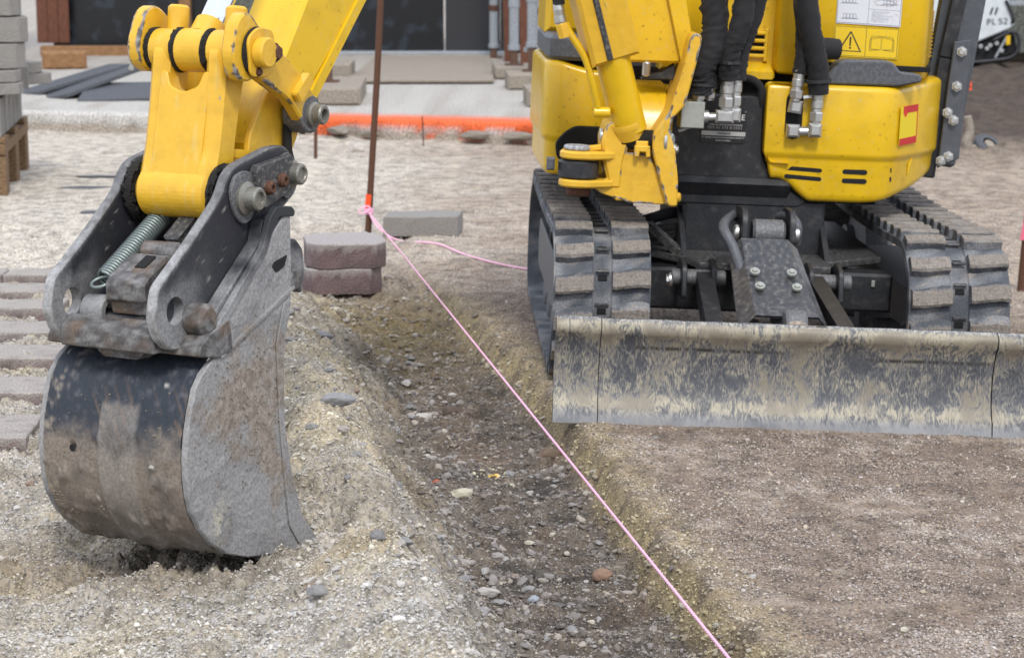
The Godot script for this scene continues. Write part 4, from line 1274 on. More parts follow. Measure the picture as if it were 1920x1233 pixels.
func blade_texture() -> ImageTexture:
	var W := 1400; var H := 300
	var im := Image.create(W, H, false, Image.FORMAT_RGB8)
	var streak := noise_of(FastNoiseLite.TYPE_SIMPLEX, 1.0, 300, 4)
	for y in H:
		var v := float(y) / H          # 0 at the top rim, 1 at the cutting edge
		for x in W:
			var u := float(x) / W * 1.56
			var a := streak.get_noise_2d(u * 5.0, v * 1.6) * 0.5 + 0.5
			var s := streak.get_noise_2d(u * 58.0 + 2.2 * streak.get_noise_2d(u * 9.0, v * 2.0), v * 4.4 + 7.0) * 0.5 + 0.5
			var f := streak.get_noise_2d(u * 170.0, v * 15.0 + 20.0) * 0.5 + 0.5
			var cover := smoothstep(0.36, 0.76, s * 0.50 + a * 0.40 + f * 0.20 - 0.03 + 0.20 * exp(-pow((v - 0.18) / 0.11, 2.0)) - 0.02 * exp(-pow((v - 0.45) / 0.16, 2.0)) + 0.20 * exp(-pow((v - 0.83) / 0.06, 2.0)) - 0.10 * smoothstep(1.3, 1.52, u))
			var rg := 1.0 - absf(streak.get_noise_2d(u * 34.0 + v * 9.0, v * 5.0 + 40.0)) * 2.0 - 0.3 * absf(f - 0.5)
			var rg2 := 1.0 - absf(streak.get_noise_2d(u * 60.0 - v * 12.0, v * 4.0 + 90.0)) * 2.0
			cover = clampf(maxf(cover, maxf(smoothstep(0.80, 0.95, rg), smoothstep(0.84, 0.97, rg2)) * (0.15 + 0.55 * a)), 0.0, 1.0)
			var line := exp(-pow((v - 0.36 - 0.012 * s) / 0.016, 2.0)) * smoothstep(0.2, 0.3, u) * smoothstep(0.80, 0.6, u) + exp(-pow((v - 0.40) / 0.014, 2.0)) * smoothstep(0.95, 1.05, u) * smoothstep(1.4, 1.3, u)
			var c := Color(0.25, 0.26, 0.285).lerp(Color(0.42, 0.42, 0.43), smoothstep(0.35, 0.75, f * 0.5 + a * 0.5))
			c = c.lerp(Color(0.65, 0.615, 0.53).lerp(Color(0.50, 0.465, 0.40), smoothstep(0.4, 0.8, a)), cover * (0.80 + 0.2 * f))
			c = c.lerp(Color(0.12, 0.115, 0.11), clampf(line * smoothstep(0.35, 0.6, s), 0, 1) * 0.85)
			c = c.lerp(Color(0.55, 0.555, 0.565), smoothstep(0.86, 0.95, v + 0.06 * (s - 0.5)) * (0.6 + 0.4 * a))
			c = c.lerp(Color(0.58, 0.58, 0.57).lerp(Color(0.30, 0.31, 0.33), smoothstep(0.35, 0.65, f)), smoothstep(0.135, 0.10, v))
			c = c.lerp(Color(0.68, 0.66, 0.62), smoothstep(0.145, 0.11, v) * smoothstep(0.52, 0.7, f * 0.5 + s * 0.5))
			im.set_pixel(x, y, c)
	return ImageTexture.create_from_image(im)


func blade(ex: Node3D) -> void:
	var b := Node3D.new()
	b.name = "dozer_blade"
	ex.add_child(b, true)
	var m := mat(Color.WHITE, 0.55)
	m.albedo_texture = blade_texture()
	bump(m, m.albedo_texture, 0.12)
	var prof := PackedVector2Array()   # (back, up) from behind the rolled rim, over it and down the hollow face
	for i in 12:
		var a := deg_to_rad(-60.0 + 190.0 * i / 11.0)
		prof.append(Vector2(0.045 - 0.030 * sin(a), 0.298 + 0.030 * cos(a)))
	for p in [[0.034, 0.265], [0.045, 0.235], [0.05, 0.19], [0.048, 0.14], [0.038, 0.095], [0.020, 0.060], [0.006, 0.045], [0.0, 0.022], [-0.003, 0.0]]:
		prof.append(Vector2(p[0], p[1]))
	var lens := PackedFloat32Array([0.0])
	for i in prof.size() - 1: lens.append(lens[-1] + prof[i].distance_to(prof[i + 1]))
	for seg in [["blade_wing", -0.69, -0.552, 0.0], ["moldboard", -0.549, 0.688, -0.002], ["blade_wing", 0.692, 0.87, -0.004]]:
		var st := SurfaceTool.new()
		st.begin(Mesh.PRIMITIVE_TRIANGLES)
		var n := 60 if seg[0] == "moldboard" else 10
		var bent: float = 0.0
		for i in n + 1:
			var x: float = lerpf(seg[1], seg[2], float(i) / n)
			for k in prof.size():
				st.set_smooth_group(0)
				st.set_uv(Vector2((x + 0.69) / 1.56, lens[k] / lens[-1]))
				st.add_vertex(at(x, prof[k].y + seg[3] + 0.0015 * n1.get_noise_2d(x * 7.0, k * 0.3), prof[k].x + 0.004 * n1.get_noise_2d(x * 2.5, 3.0 + k * 0.15)))
		for i in n:
			for k in prof.size() - 1:
				var a := i * prof.size() + k
				for e in [a, a + prof.size(), a + 1, a + 1, a + prof.size(), a + prof.size() + 1]: st.add_index(e)
		st.generate_normals()
		var o := part(b, seg[0], st.commit(), m)
		# the back of the plate and its ends
		var back := PackedVector2Array()
		for p in prof.slice(3): back.append(p + Vector2(0.003, 0))
		for p in [[0.02, 0.0], [0.06, 0.05], [0.075, 0.14], [0.075, 0.27]]: back.append(Vector2(p[0], p[1]))
		part(b, "back_plate", prism(back, seg[1] + 0.0005, seg[2] - 0.0005, 0.0).moved(Transform3D(SIDE, Vector3(0, seg[3], 0))), M.dusty_black)
	for x in [-0.185, 0.245]:
		part(b, "push_arm", span(at(x, 0.25, 0.06), at(x + (0.03 if x < 0 else -0.03), 0.365, 0.72), 0.055, 0.07, 0.006), M.black)
		for s in [-1.0, 1.0]:
			part(b, "arm_bracket", profile([.58, .30, .60, .41, .68, .43, .76, .40, .78, .30], x - 0.005 + s * 0.05, x + 0.013 + s * 0.05, 0.003, 0.02), M.black)
		part(b, "arm_pin", pin(at(x - 0.085, 0.365, 0.66), Vector3.RIGHT, 0.027, 0.185), M.steel)
		part(b, "pin_bolt", hexbolt(at(x - 0.088, 0.355, 0.66), Vector3.LEFT, 0.016), M.zinc)
	# cylinder under its folded guard plate
	var cols: Array = []
	for e in [[-0.118, -0.05], [-0.080, 0.0], [0.075, 0.0], [0.108, -0.05]]:
		var c := PackedVector3Array()
		for k in 9:
			var t := k / 8.0
			var wide := 1.0 + 0.30 * t
			c.append(at(0.012 + (e[0] + 0.005) * wide + 0.035 * t, 0.528 - 0.198 * t + e[1] * (0.6 + 0.5 * t), 0.50 - 0.33 * t + 0.02 * sin(t * PI)))
		cols.append(c)
	var G := skin(cols, FLAT)
	var under := Geo.new()
	for p in G.v: under.v.append(p + Vector3(0, -0.007, -0.004))
	under.g = G.g.duplicate()
	part(b, "cylinder_guard", G.merge(under).refine(0.03), M.scuffed_plate)
	for p in [[-0.035, .435, .345], [.085, .435, .345], [-0.025, .398, .285], [.095, .398, .285]]:
		part(b, "guard_bolt", hexbolt(at(p[0], p[1] + 0.009, p[2]), Vector3(0, 0.87, 0.5), 0.011, 1.5), M.alu)
	part(b, "blade_cylinder", pin(at(0.03, 0.51, 0.62), Vector3(0.035, -0.30, 0.5), 0.040, 0.46), M.steel)
	part(b, "cylinder_eye", pin(at(-0.015, 0.535, 0.6), Vector3.RIGHT, 0.045, 0.11, 0.008), M.steel)
	for x in [-0.045, 0.115]:
		part(b, "cylinder_lug", profile([.54, .50, .55, .585, .58, .615, .72, .61, .75, .48], x - 0.01, x + 0.01, 0.003, 0.02), M.black)
		part(b, "pin_cap", pin(at(x + (-0.03 if x < 0 else 0.012), 0.532, 0.6), Vector3.RIGHT, 0.027, 0.018), M.zinc)
	part(b, "rod_clevis", lathe(at(0.035, 0.295, 0.14), Vector3.RIGHT, [0, 0, 0, 0.056, 0.008, 0.062, 0.06, 0.062, 0.068, 0.056, 0.068, 0], 28), M.steel)
	part(b, "mud_lump", rock(81, 2, 0.3, 0.7).moved(Transform3D(Basis().scaled(Vector3(0.036, 0.026, 0.028)), at(0.068, 0.315, 0.085))), M.stone, func(p): return Color(0.36, 0.30, 0.25))
	part(b, "hose", tube(spline([at(-0.06, 0.575, 0.72), at(-0.125, 0.565, 0.50), at(-0.095, 0.50, 0.44), at(-0.062, 0.40, 0.40), at(-0.045, 0.29, 0.36), at(-0.005, 0.258, 0.33), at(0.05, 0.25, 0.3)], 8), 0.0165, 12), M.plastic)
	part(b, "hose", tube(spline([at(0.14, 0.50, 0.62), at(0.137, 0.56, 0.60), at(0.12, 0.585, 0.66), at(0.10, 0.57, 0.75)], 6), 0.0165, 12), M.plastic)


func undercarriage(ex: Node3D) -> void:
	track(ex, -0.675, -0.352, -1.0)
	track(ex, 0.513, 0.853, 1.0)
	var u := Node3D.new()
	u.name = "chassis"
	ex.add_child(u, true)
	part(u, "pedestal", front([-.20, .36, -.20, .60, .30, .60, .30, .36], .98, 1.75, .01), M.black)
	part(u, "slew_ring", pin(at(0.08, 0.575, 1.45), Vector3.UP, 0.40, 0.05, 0.01, 40), M.black)
	part(u, "deck_plate", plan([-.36, 1.0, -.20, .80, -.17, .70, .28, .70, .30, .82, .52, 1.0, .52, 1.9, -.36, 1.9], .385, .41, .004), M.dusty_black)
	part(u, "cross_tube", box(at(-0.20, 0.30, 0.86), Vector3(0.34, 0.145, 0.12), 0.01), M.black)
	part(u, "cross_tube", box(at(0.385, 0.31, 0.86), Vector3(0.27, 0.135, 0.12), 0.01), M.black)
	part(u, "centre_box", box(at(0.08, 0.30, 0.95), Vector3(0.32, 0.15, 0.3), 0.01), M.black)
	part(u, "cross_tube", box(at(0.08, 0.31, 1.75), Vector3(0.9, 0.14, 0.14), 0.01), M.black)
	part(u, "gusset", prism(pv([.80, .38, 1.05, .38, 1.05, .56]), -0.215, -0.195, .002).moved(Transform3D(SIDE, Vector3.ZERO)), M.black)
	part(u, "gusset", prism(pv([.80, .38, 1.05, .38, 1.05, .56]), 0.285, 0.305, .002).moved(Transform3D(SIDE, Vector3.ZERO)), M.black)
	part(u, "diagonal_brace", span(at(-0.325, 0.50, 0.96), at(-0.20, 0.40, 0.86), 0.03, 0.025), M.dusty_black)
	for k in 3:
		part(u, "travel_hose", tube(spline([at(-0.10, 0.50 + 0.02 * k, 1.10), at(-0.24, 0.475 - 0.02 * k, 1.05), at(-0.34, 0.45 - 0.035 * k, 1.15)], 6), 0.016, 10), M.sleeve)
	part(u, "travel_hose", tube(spline([at(-0.12, 0.52, 1.2), at(-0.24, 0.52, 1.1), at(-0.36, 0.46, 1.2)], 6), 0.02, 10), M.sleeve)
	part(u, "zip_tag", box(at(0.45, 0.345, 0.795), Vector3(0.012, 0.022, 0.006), 0.001), M.alu)
	part(u, "belly_plate", box(at(0.03, 0.61, 1.55), Vector3(0.95, 0.06, 0.9), 0.02), M.deep)


func capsule(x0: float, x1: float, y0: float, y1: float, h: float, w: float) -> Geo:   # a slot in a front panel
	var p := PackedVector2Array()
	var d := (Vector2(x1, y1) - Vector2(x0, y0)).normalized()
	var a0 := d.angle()
	for i in 9: p.append(Vector2(x0, y0) + Vector2.from_angle(a0 + PI * 0.5 + PI * i / 8.0) * h)
	for i in 9: p.append(Vector2(x1, y1) + Vector2.from_angle(a0 - PI * 0.5 + PI * i / 8.0) * h)
	return prism(p, -w - 0.02, -w, 0.0)


func panel(path: Array, top: Callable, low: Callable, seam: float, lip := 0.02) -> Geo:   # a moulded panel round a plan line of [across, back]
	var pts := PackedVector3Array()
	var src: Array = []
	for p in path: src.append(Vector3(p[0], 0, -p[1]))
	pts = spline(src, 10)
	var cols: Array = []
	for i in pts.size():
		var d := (pts[mini(i + 1, pts.size() - 1)] - pts[maxi(i - 1, 0)]).normalized()
		var n := Vector3(-d.z, 0, d.x)
		if n.z < 0.0 and absf(n.x) < 0.5: n = -n
		var t := float(i) / (pts.size() - 1)
		var y1: float = top.call(pts[i].x, t); var y0: float = low.call(pts[i].x, t)
		var c := PackedVector3Array()
		var prof := [[y1, -0.09], [y1, -lip], [y1 - lip * 0.12, -lip * 0.5], [y1 - lip * 0.45, -lip * 0.12], [y1 - lip, 0.0]]
		if seam > 0.0:
			prof.append_array([[seam + 0.02, 0.0], [seam + 0.008, -0.002], [seam, -0.010], [seam - 0.012, -0.013]])
			prof.append_array([[maxf(y0 + 0.03, y0 + 0.2 * (seam - y0)), -0.014], [y0 + 0.012, -0.018], [y0 + 0.003, -0.026], [y0, -0.04], [y0, -0.09]])
		else:
			prof.append_array([[y0 + 0.012, 0.0], [y0 + 0.003, -0.006], [y0, -0.015], [y0, -0.09]])
		for e in prof: c.append(pts[i] + n * e[1] + Vector3(0, e[0], 0))
		cols.append(c)
	return skin(cols, 11)


func house(ex: Node3D) -> void:
	var h := Node3D.new()
	h.name = "engine_house"
	ex.add_child(h, true)
	# right front cover, round to the side
	var path := [[.062, 1.02], [.062, .95], [.075, .93], [.20, .93], [.33, .93], [.455, .935], [.50, .95], [.54, .985], [.61, 1.08], [.69, 1.20], [.765, 1.35], [.80, 1.5], [.82, 1.95]]
	var low := func(x: float, t: float) -> float:
		if x < 0.092: return 0.735 if x < 0.08 else 0.70
		if x < 0.13: return 0.678
		if x < 0.235: return lerpf(0.676, 0.602, smoothstep(0.13, 0.235, x) * 0.5 + (x - 0.13) / 0.21)
		if x < 0.40: return 0.602
		return 0.602 + 0.5 * maxf(0.0, x - 0.40) * (x - 0.34)
	var top := func(x: float, t: float) -> float: return 1.011 + 0.02 * smoothstep(0.5, 0.75, x)
	part(h, "front_cover", panel(path, top, low, 0.757, 0.022), M.yellow)
	part(h, "cover_corner_recess", front([.585, .70, .60, .765, .585, .745], 1.0, 1.02, .001), M.yellow)
	for s in [[.112, .264, .719, .713], [.148, .264, .689, .683]]:
		part(h, "vent_slot", capsule(s[0], s[1], s[2], s[3], 0.0075, 0.9428), M.deep)
	for y in [.713, .681]:
		part(h, "vent_slot", capsule(.352, .423, y, y + 0.0005, 0.0085, 0.9428), M.deep)
		part(h, "vent_slot", box(Vector3(.523, y + 0.008, -0.995), Vector3(.024, .018, .012), .001, Basis(Vector3.UP, 0.95) * Basis(Vector3(0, 0, 1), 0.3)), M.deep)
	part(h, "fitting_slot", capsule(.157, .157, .85, .955, 0.030, 0.928), M.gap)
	part(h, "side_hole", box(Vector3(.646, .90, -1.212), Vector3(.012, .045, .02), .001, Basis(Vector3.UP, 1.1)), M.gap)
	# warning sticker wrapped on the corner
	var sb := Basis(Vector3.UP, 0.95)
	var st := part(h, "corner_sticker", box(Vector3.ZERO, Vector3(.148, .135, .003), .0005), M.label_yellow, null, Transform3D(sb * Basis(Vector3(0, 0, 1), 0.03), Vector3(.5835, .878, -1.034)))
	part(st, "sticker_border", box(Vector3(0, -.056, .0016), Vector3(.149, .025, .0012), .0002), M.label_red)
	part(st, "sticker_border", box(Vector3(.010, .056, .0016), Vector3(.129, .025, .0012), .0002), M.label_red)
	part(st, "sticker_border", box(Vector3(.0715, 0, .0016), Vector3(.006, .087, .0012), .0002), M.label_red)
	part(st, "sticker_smear", prism(circle(Vector2(-.035, .045), .014, 12), .0, .0026, .0005), mat(Color(.8, .13, .03), .5))
	# grey grab cap on top of the cover
	part(h, "bumper_cap", front([.245, 1.013, .268, 1.045, .30, 1.088, .325, 1.10, .47, 1.103, .497, 1.098, .515, 1.075, .525, 1.066, .585, 1.062, .60, 1.055, .60, 1.034, .52, 1.016], .955, 1.22, .012, .012), M.plastic)
	# upper cover with stickers, turning back at the right
	var up_path := [[.085, 1.40], [.10, 1.10], [.13, 1.05], [.25, 1.04], [.42, 1.04], [.56, 1.045], [.615, 1.06], [.65, 1.12], [.70, 1.30], [.74, 1.5], [.76, 1.9]]
	part(h, "upper_cover", panel(up_path, func(x, t): return 1.62, func(x, t): return 1.035, 0.0, 0.03), M.yellow)
	part(h, "cover_seam", front([.27, 1.068, .27, 1.086, .64, 1.082, .64, 1.064], 1.032, 1.06, .002), M.gap)
	part(h, "cover_seam", span(at(.655, 1.072, 1.10), at(.75, 1.082, 1.5), 0.012, 0.02), M.gap)
	part(h, "side_grille", front([-.02, -.085, -.02, .085, .02, .085, .02, -.085], 0, .004, .001).moved(Transform3D(Basis(Vector3.UP, 1.18), at(.682, 1.19, 1.215))), M.mesh)
	for k in 13:
		part(h, "grille_rib", box(at(.6845, 1.112 + 0.013 * k, 1.2135), Vector3(.036, .0035, .003), .0005, Basis(Vector3.UP, 1.18)), M.yellow)
	# hood behind the boom, with louvres
	part(h, "hood", front([-.30, 1.03, -.30, 1.62, .11, 1.62, .11, 1.03], 1.12, 1.30, .01), M.yellow)
	part(h, "hood_step", profile([1.05, 1.015, 1.05, 1.04, 1.13, 1.075, 1.2, 1.075, 1.2, 1.0], -.24, .10, .008), M.yellow)
	part(h, "louvre_recess", front([-.115, 1.085, -.115, 1.17, .07, 1.17, .07, 1.085], 1.115, 1.125, .001), M.gap)
	for k in 4:
		part(h, "louvre", box(at(-.025, 1.092 + 0.0265 * k, 1.112), Vector3(.195, .0135, .018), .004), M.yellow)
	part(h, "louvre_frame", box(at(.072, 1.13, 1.112), Vector3(.014, .115, .018), .005), M.yellow)
	# left body panel
	var lp := [[-.72, 1.75], [-.715, 1.40], [-.71, 1.20], [-.695, 1.13], [-.655, 1.10], [-.58, 1.09], [-.50, 1.085], [-.40, 1.085]]
	part(h, "left_cover", panel(lp, func(x, t): return 1.047 - 0.03 * smoothstep(-.69, -.52, x), func(x, t): return 0.64 + 0.0 * t, 0.765, 0.02), M.yellow)
	part(h, "cable_port", front([-.65, .70, -.66, .76, -.625, .80, -.59, .822, -.48, .822, -.48, .70], 1.062, 1.09, .004, .02), M.gap)
	part(h, "left_cap", plan([-.705, 1.75, -.705, 1.2, -.69, 1.12, -.63, 1.095, -.50, 1.09, -.48, 1.2, -.48, 1.75], 1.047, 1.135, .014), M.plastic)
	part(h, "left_body", front([-.70, 1.13, -.70, 1.62, -.45, 1.62, -.45, 1.13], 1.35, 1.9, .02), M.yellow)
	part(h, "inner_body", box(at(-0.02, 0.85, 1.65), Vector3(1.26, 0.46, 0.8), 0.05), M.black)
	part(h, "upper_body", box(at(0.04, 1.35, 1.75), Vector3(1.30, 0.56, 0.6), 0.05), M.yellow)
	# black centre cover with its opening above
	part(h, "centre_cover", front([-.275, .665, -.275, .955, -.262, .965, .035, .958, .056, .945, .062, .76, .09, .70, .10, .672, .165, .642, .235, .597, .20, .575, -.235, .575, -.265, .60], .975, 1.18, .012, .012), M.black)
	var arch := PackedVector2Array()
	part(h, "chin_cover", profile([.94, .655, .96, .675, 1.0, .68, 1.2, .66, 1.2, .57, 1.0, .57, .98, .60], -.24, .17, .012), M.black)
	part(h, "dark_opening", front([-.30, .95, -.30, 1.03, .06, 1.03, .06, .95], 1.10, 1.14, .001), M.deep)
	part(h, "edge_hose", tube(spline([at(-.04, 1.022, 1.0), at(.015, 1.015, .985), at(.045, .985, .98), at(.05, .945, .98), at(.05, .90, 1.0)], 8), 0.014, 10), M.sleeve)
	nameplate(h)
	stickers(h)
	# roof post plate bolted along the right side
	var rp := Node3D.new()
	rp.name = "guard_post"
	ex.add_child(rp, true)
	var bz := Basis(Vector3.UP, 0.5)
	part(rp, "post", span(at(.775, .70, 1.44), at(.87, 1.62, 1.44), 0.055, 0.16, 0.012), M.gunmetal)
	part(rp, "post_edge", span(at(.742, .66, 1.36), at(.775, 1.10, 1.36), 0.028, 0.05, 0.006), M.black)
	part(rp, "post_edge", span(at(.775, 1.10, 1.36), at(.852, 1.62, 1.36), 0.028, 0.05, 0.006), M.black)
	part(rp, "clamp_plate", front([.768, .70, .845, .738, .852, 1.172, .792, 1.162, .782, 1.0], 1.315, 1.33, .003), M.gunmetal)
	for p in [[.822, 1.128], [.814, 1.002], [.788, .905], [.812, .878], [.778, .728], [.804, .745]]:
		part(rp, "bolt", lathe(at(p[0], p[1], 1.315), Vector3(-0.25, 0, 1), [0, .020, .006, .020, .006, .014, .024, .014, .028, .010, .028, 0], 6, false), M.zinc)


func nameplate(h: Node3D) -> void:
	var p := part(h, "nameplate", front([-.158, .797, -.158, .903, -.150, .909, -.004, .909, -.002, .90, .0, .803, -.006, .795, -.08, .792, -.15, .793], .9695, .973, .0004), mat(Color(.09, .09, .095), .4))
	var ink := mat(Color(.66, .66, .65), .5)
	part(p, "silver_band", box(at(-.079, .826, .9692), Vector3(.154, .015, .001), .0001), ink)
	for q in [[-.152, .812], [-.008, .812], [-.006, .904]]:
		part(p, "rivet", pin(at(q[0], q[1], .9695), Vector3(0, 0, 1), .0035, .002, .001, 10), M.bolt)
	for l in [["YANMAR", -.079, .8262, .0085, Color(.08, .08, .08)], ["CE", -.022, .884, .020, Color(.75, .75, .74)], ["MADE IN FRANCE", -.079, .8015, .0045, Color(.7, .7, .7)], ["SERIAL No. MACHINE MASS POWER kW", -.072, .857, .0045, Color(.7, .7, .7)], ["|||| ||| |||| || |||||", -.075, .848, .008, Color(.75, .75, .74)], ["YANMAR CONSTRUCTION EQUIPMENT EUROPE", -.079, .8115, .0042, Color(.7, .7, .7)]]:
		letters(p, l[0], at(l[1], l[2], .9684), l[3], l[4])


func letters(parent: Node, text: String, where: Vector3, height: float, c: Color, turn := Basis()) -> void:
	var f := SystemFont.new()
	f.font_names = PackedStringArray(["Droid Sans"])
	f.font_weight = 700
	var t := TextMesh.new()
	t.text = text
	t.font = f
	t.font_size = 32
	t.pixel_size = height / 23.0
	t.depth = 0.0006
	part(parent, "lettering", t, mat(c, 0.6), null, Transform3D(turn, where))


func stroke(im: Image, a: Vector2, b: Vector2, w: float, c: Color) -> void:
	var n := int(a.distance_to(b) * 1.5) + 1
	for i in n + 1:
		var p := a.lerp(b, float(i) / n)
		im.fill_rect(Rect2i(int(p.x - w * 0.5), int(p.y - w * 0.5), maxi(1, int(w)), maxi(1, int(w))), c)


func loop(im: Image, pts: Array, w: float, c: Color) -> void:
	for i in pts.size():
		stroke(im, pts[i], pts[(i + 1) % pts.size()], w, c)


func stickers(h: Node3D) -> void:
	var ink := Color(0.13, 0.12, 0.08)
	# yellow warning label: triangle with exclamation mark, open manual
	var im := Image.create(420, 220, false, Image.FORMAT_RGB8)
	im.fill(Color(0.86, 0.72, 0.08))
	loop(im, [Vector2(6, 6), Vector2(413, 6), Vector2(413, 213), Vector2(6, 213)], 3, ink)
	stroke(im, Vector2(208, 6), Vector2(208, 213), 3, ink)
	loop(im, [Vector2(108, 40), Vector2(38, 180), Vector2(178, 180)], 7, ink)
	stroke(im, Vector2(108, 82), Vector2(108, 138), 11, ink)
	im.fill_rect(Rect2i(102, 150, 13, 13), ink)
	var thin := Color(0.42, 0.35, 0.08)
	for k in 4:
		loop(im, [Vector2(232 - 0 + 4 * k, 62 + 9 * (3 - k)), Vector2(306, 60 + 4 * (3 - k)), Vector2(306, 160), Vector2(232 + 4 * k, 170 - 6 * k)], 2, thin)
		loop(im, [Vector2(392 - 4 * k, 62 + 9 * (3 - k)), Vector2(312, 60 + 4 * (3 - k)), Vector2(312, 160), Vector2(392 - 4 * k, 170 - 6 * k)], 2, thin)
	for n in 900:   # rubbed and dusty spots
		var q := Vector2(rng.randf() * 420, rng.randf() * 220)
		if n1.get_noise_2d(q.x * 0.03, q.y * 0.05) > 0.28: im.fill_rect(Rect2i(int(q.x), int(q.y), 5, 3), Color(0.72, 0.66, 0.45))
	var m := mat(Color.WHITE, 0.45)
	m.albedo_texture = ImageTexture.create_from_image(im)
	part(h, "warning_label", face(at(.297, 1.108, 1.036), at(.526, 1.105, 1.036), at(.297, 1.214, 1.036)), m)
	# white instruction sheet with line drawings
	im = Image.create(420, 260, false, Image.FORMAT_RGB8)
	im.fill(Color(0.80, 0.81, 0.83))
	var blue := Color(0.30, 0.33, 0.40)
	loop(im, [Vector2(5, 5), Vector2(414, 5), Vector2(414, 254), Vector2(5, 254)], 3, blue)
	stroke(im, Vector2(206, 5), Vector2(206, 254), 2, blue)
	for y in [70, 160]: stroke(im, Vector2(206 if y == 160 else 5, y), Vector2(414, y), 2, blue)
	for o in [Vector2(35, 100), Vector2(45, 196), Vector2(300, 20), Vector2(300, 95)]:
		for k in 4:
			loop(im, [o + Vector2(22 * k, 0), o + Vector2(22 * k + 17, 2), o + Vector2(22 * k + 17, 26), o + Vector2(22 * k, 30)], 2, blue)
		stroke(im, o + Vector2(-12, 34), o + Vector2(98, 30), 3, blue)
	for k in 14:
		stroke(im, Vector2(228, 172 + 5 * k), Vector2(228 + 150 * rng.randf_range(0.4, 1.0), 172 + 5 * k), 1, blue)
	for k in 24:
		var a := TAU * k / 24.0; var b := TAU * (k + 1) / 24.0
		stroke(im, Vector2(310, 118) + Vector2(cos(a) * 70, sin(a) * 18), Vector2(310, 118) + Vector2(cos(b) * 70, sin(b) * 18), 2, blue)
	for n in 40: im.fill_rect(Rect2i(rng.randi_range(220, 400), rng.randi_range(90, 240), 6, 3), Color(0.66, 0.52, 0.36))
	m = mat(Color.WHITE, 0.4)
	m.albedo_texture = ImageTexture.create_from_image(im)
	part(h, "instruction_sheet", face(at(.300, 1.222, 1.036), at(.528, 1.217, 1.036), at(.300, 1.366, 1.036)), m)


func face(o: Vector3, x: Vector3, y: Vector3) -> ArrayMesh:   # a printed sheet: lower left, lower right, upper left corner
	var st := SurfaceTool.new()
	st.begin(Mesh.PRIMITIVE_TRIANGLES)
	var q := [[o, Vector2(0, 1)], [y, Vector2(0, 0)], [x + y - o, Vector2(1, 0)], [x, Vector2(1, 1)]]
	for i in [0, 1, 2, 0, 2, 3]:
		st.set_uv(q[i][1])
		st.add_vertex(q[i][0])
	st.generate_normals()
	return st.commit()


func scuffed(s: Node3D, called: String, poly: Array, w0: float, w1: float, bevel: float, r: float) -> void:
	var p := rounded(pv(poly), r, 4)
	part(s, called, prism(p, -w1, -w0, bevel).refine(.008), M.chipped, worn(p, -w0, -w0))


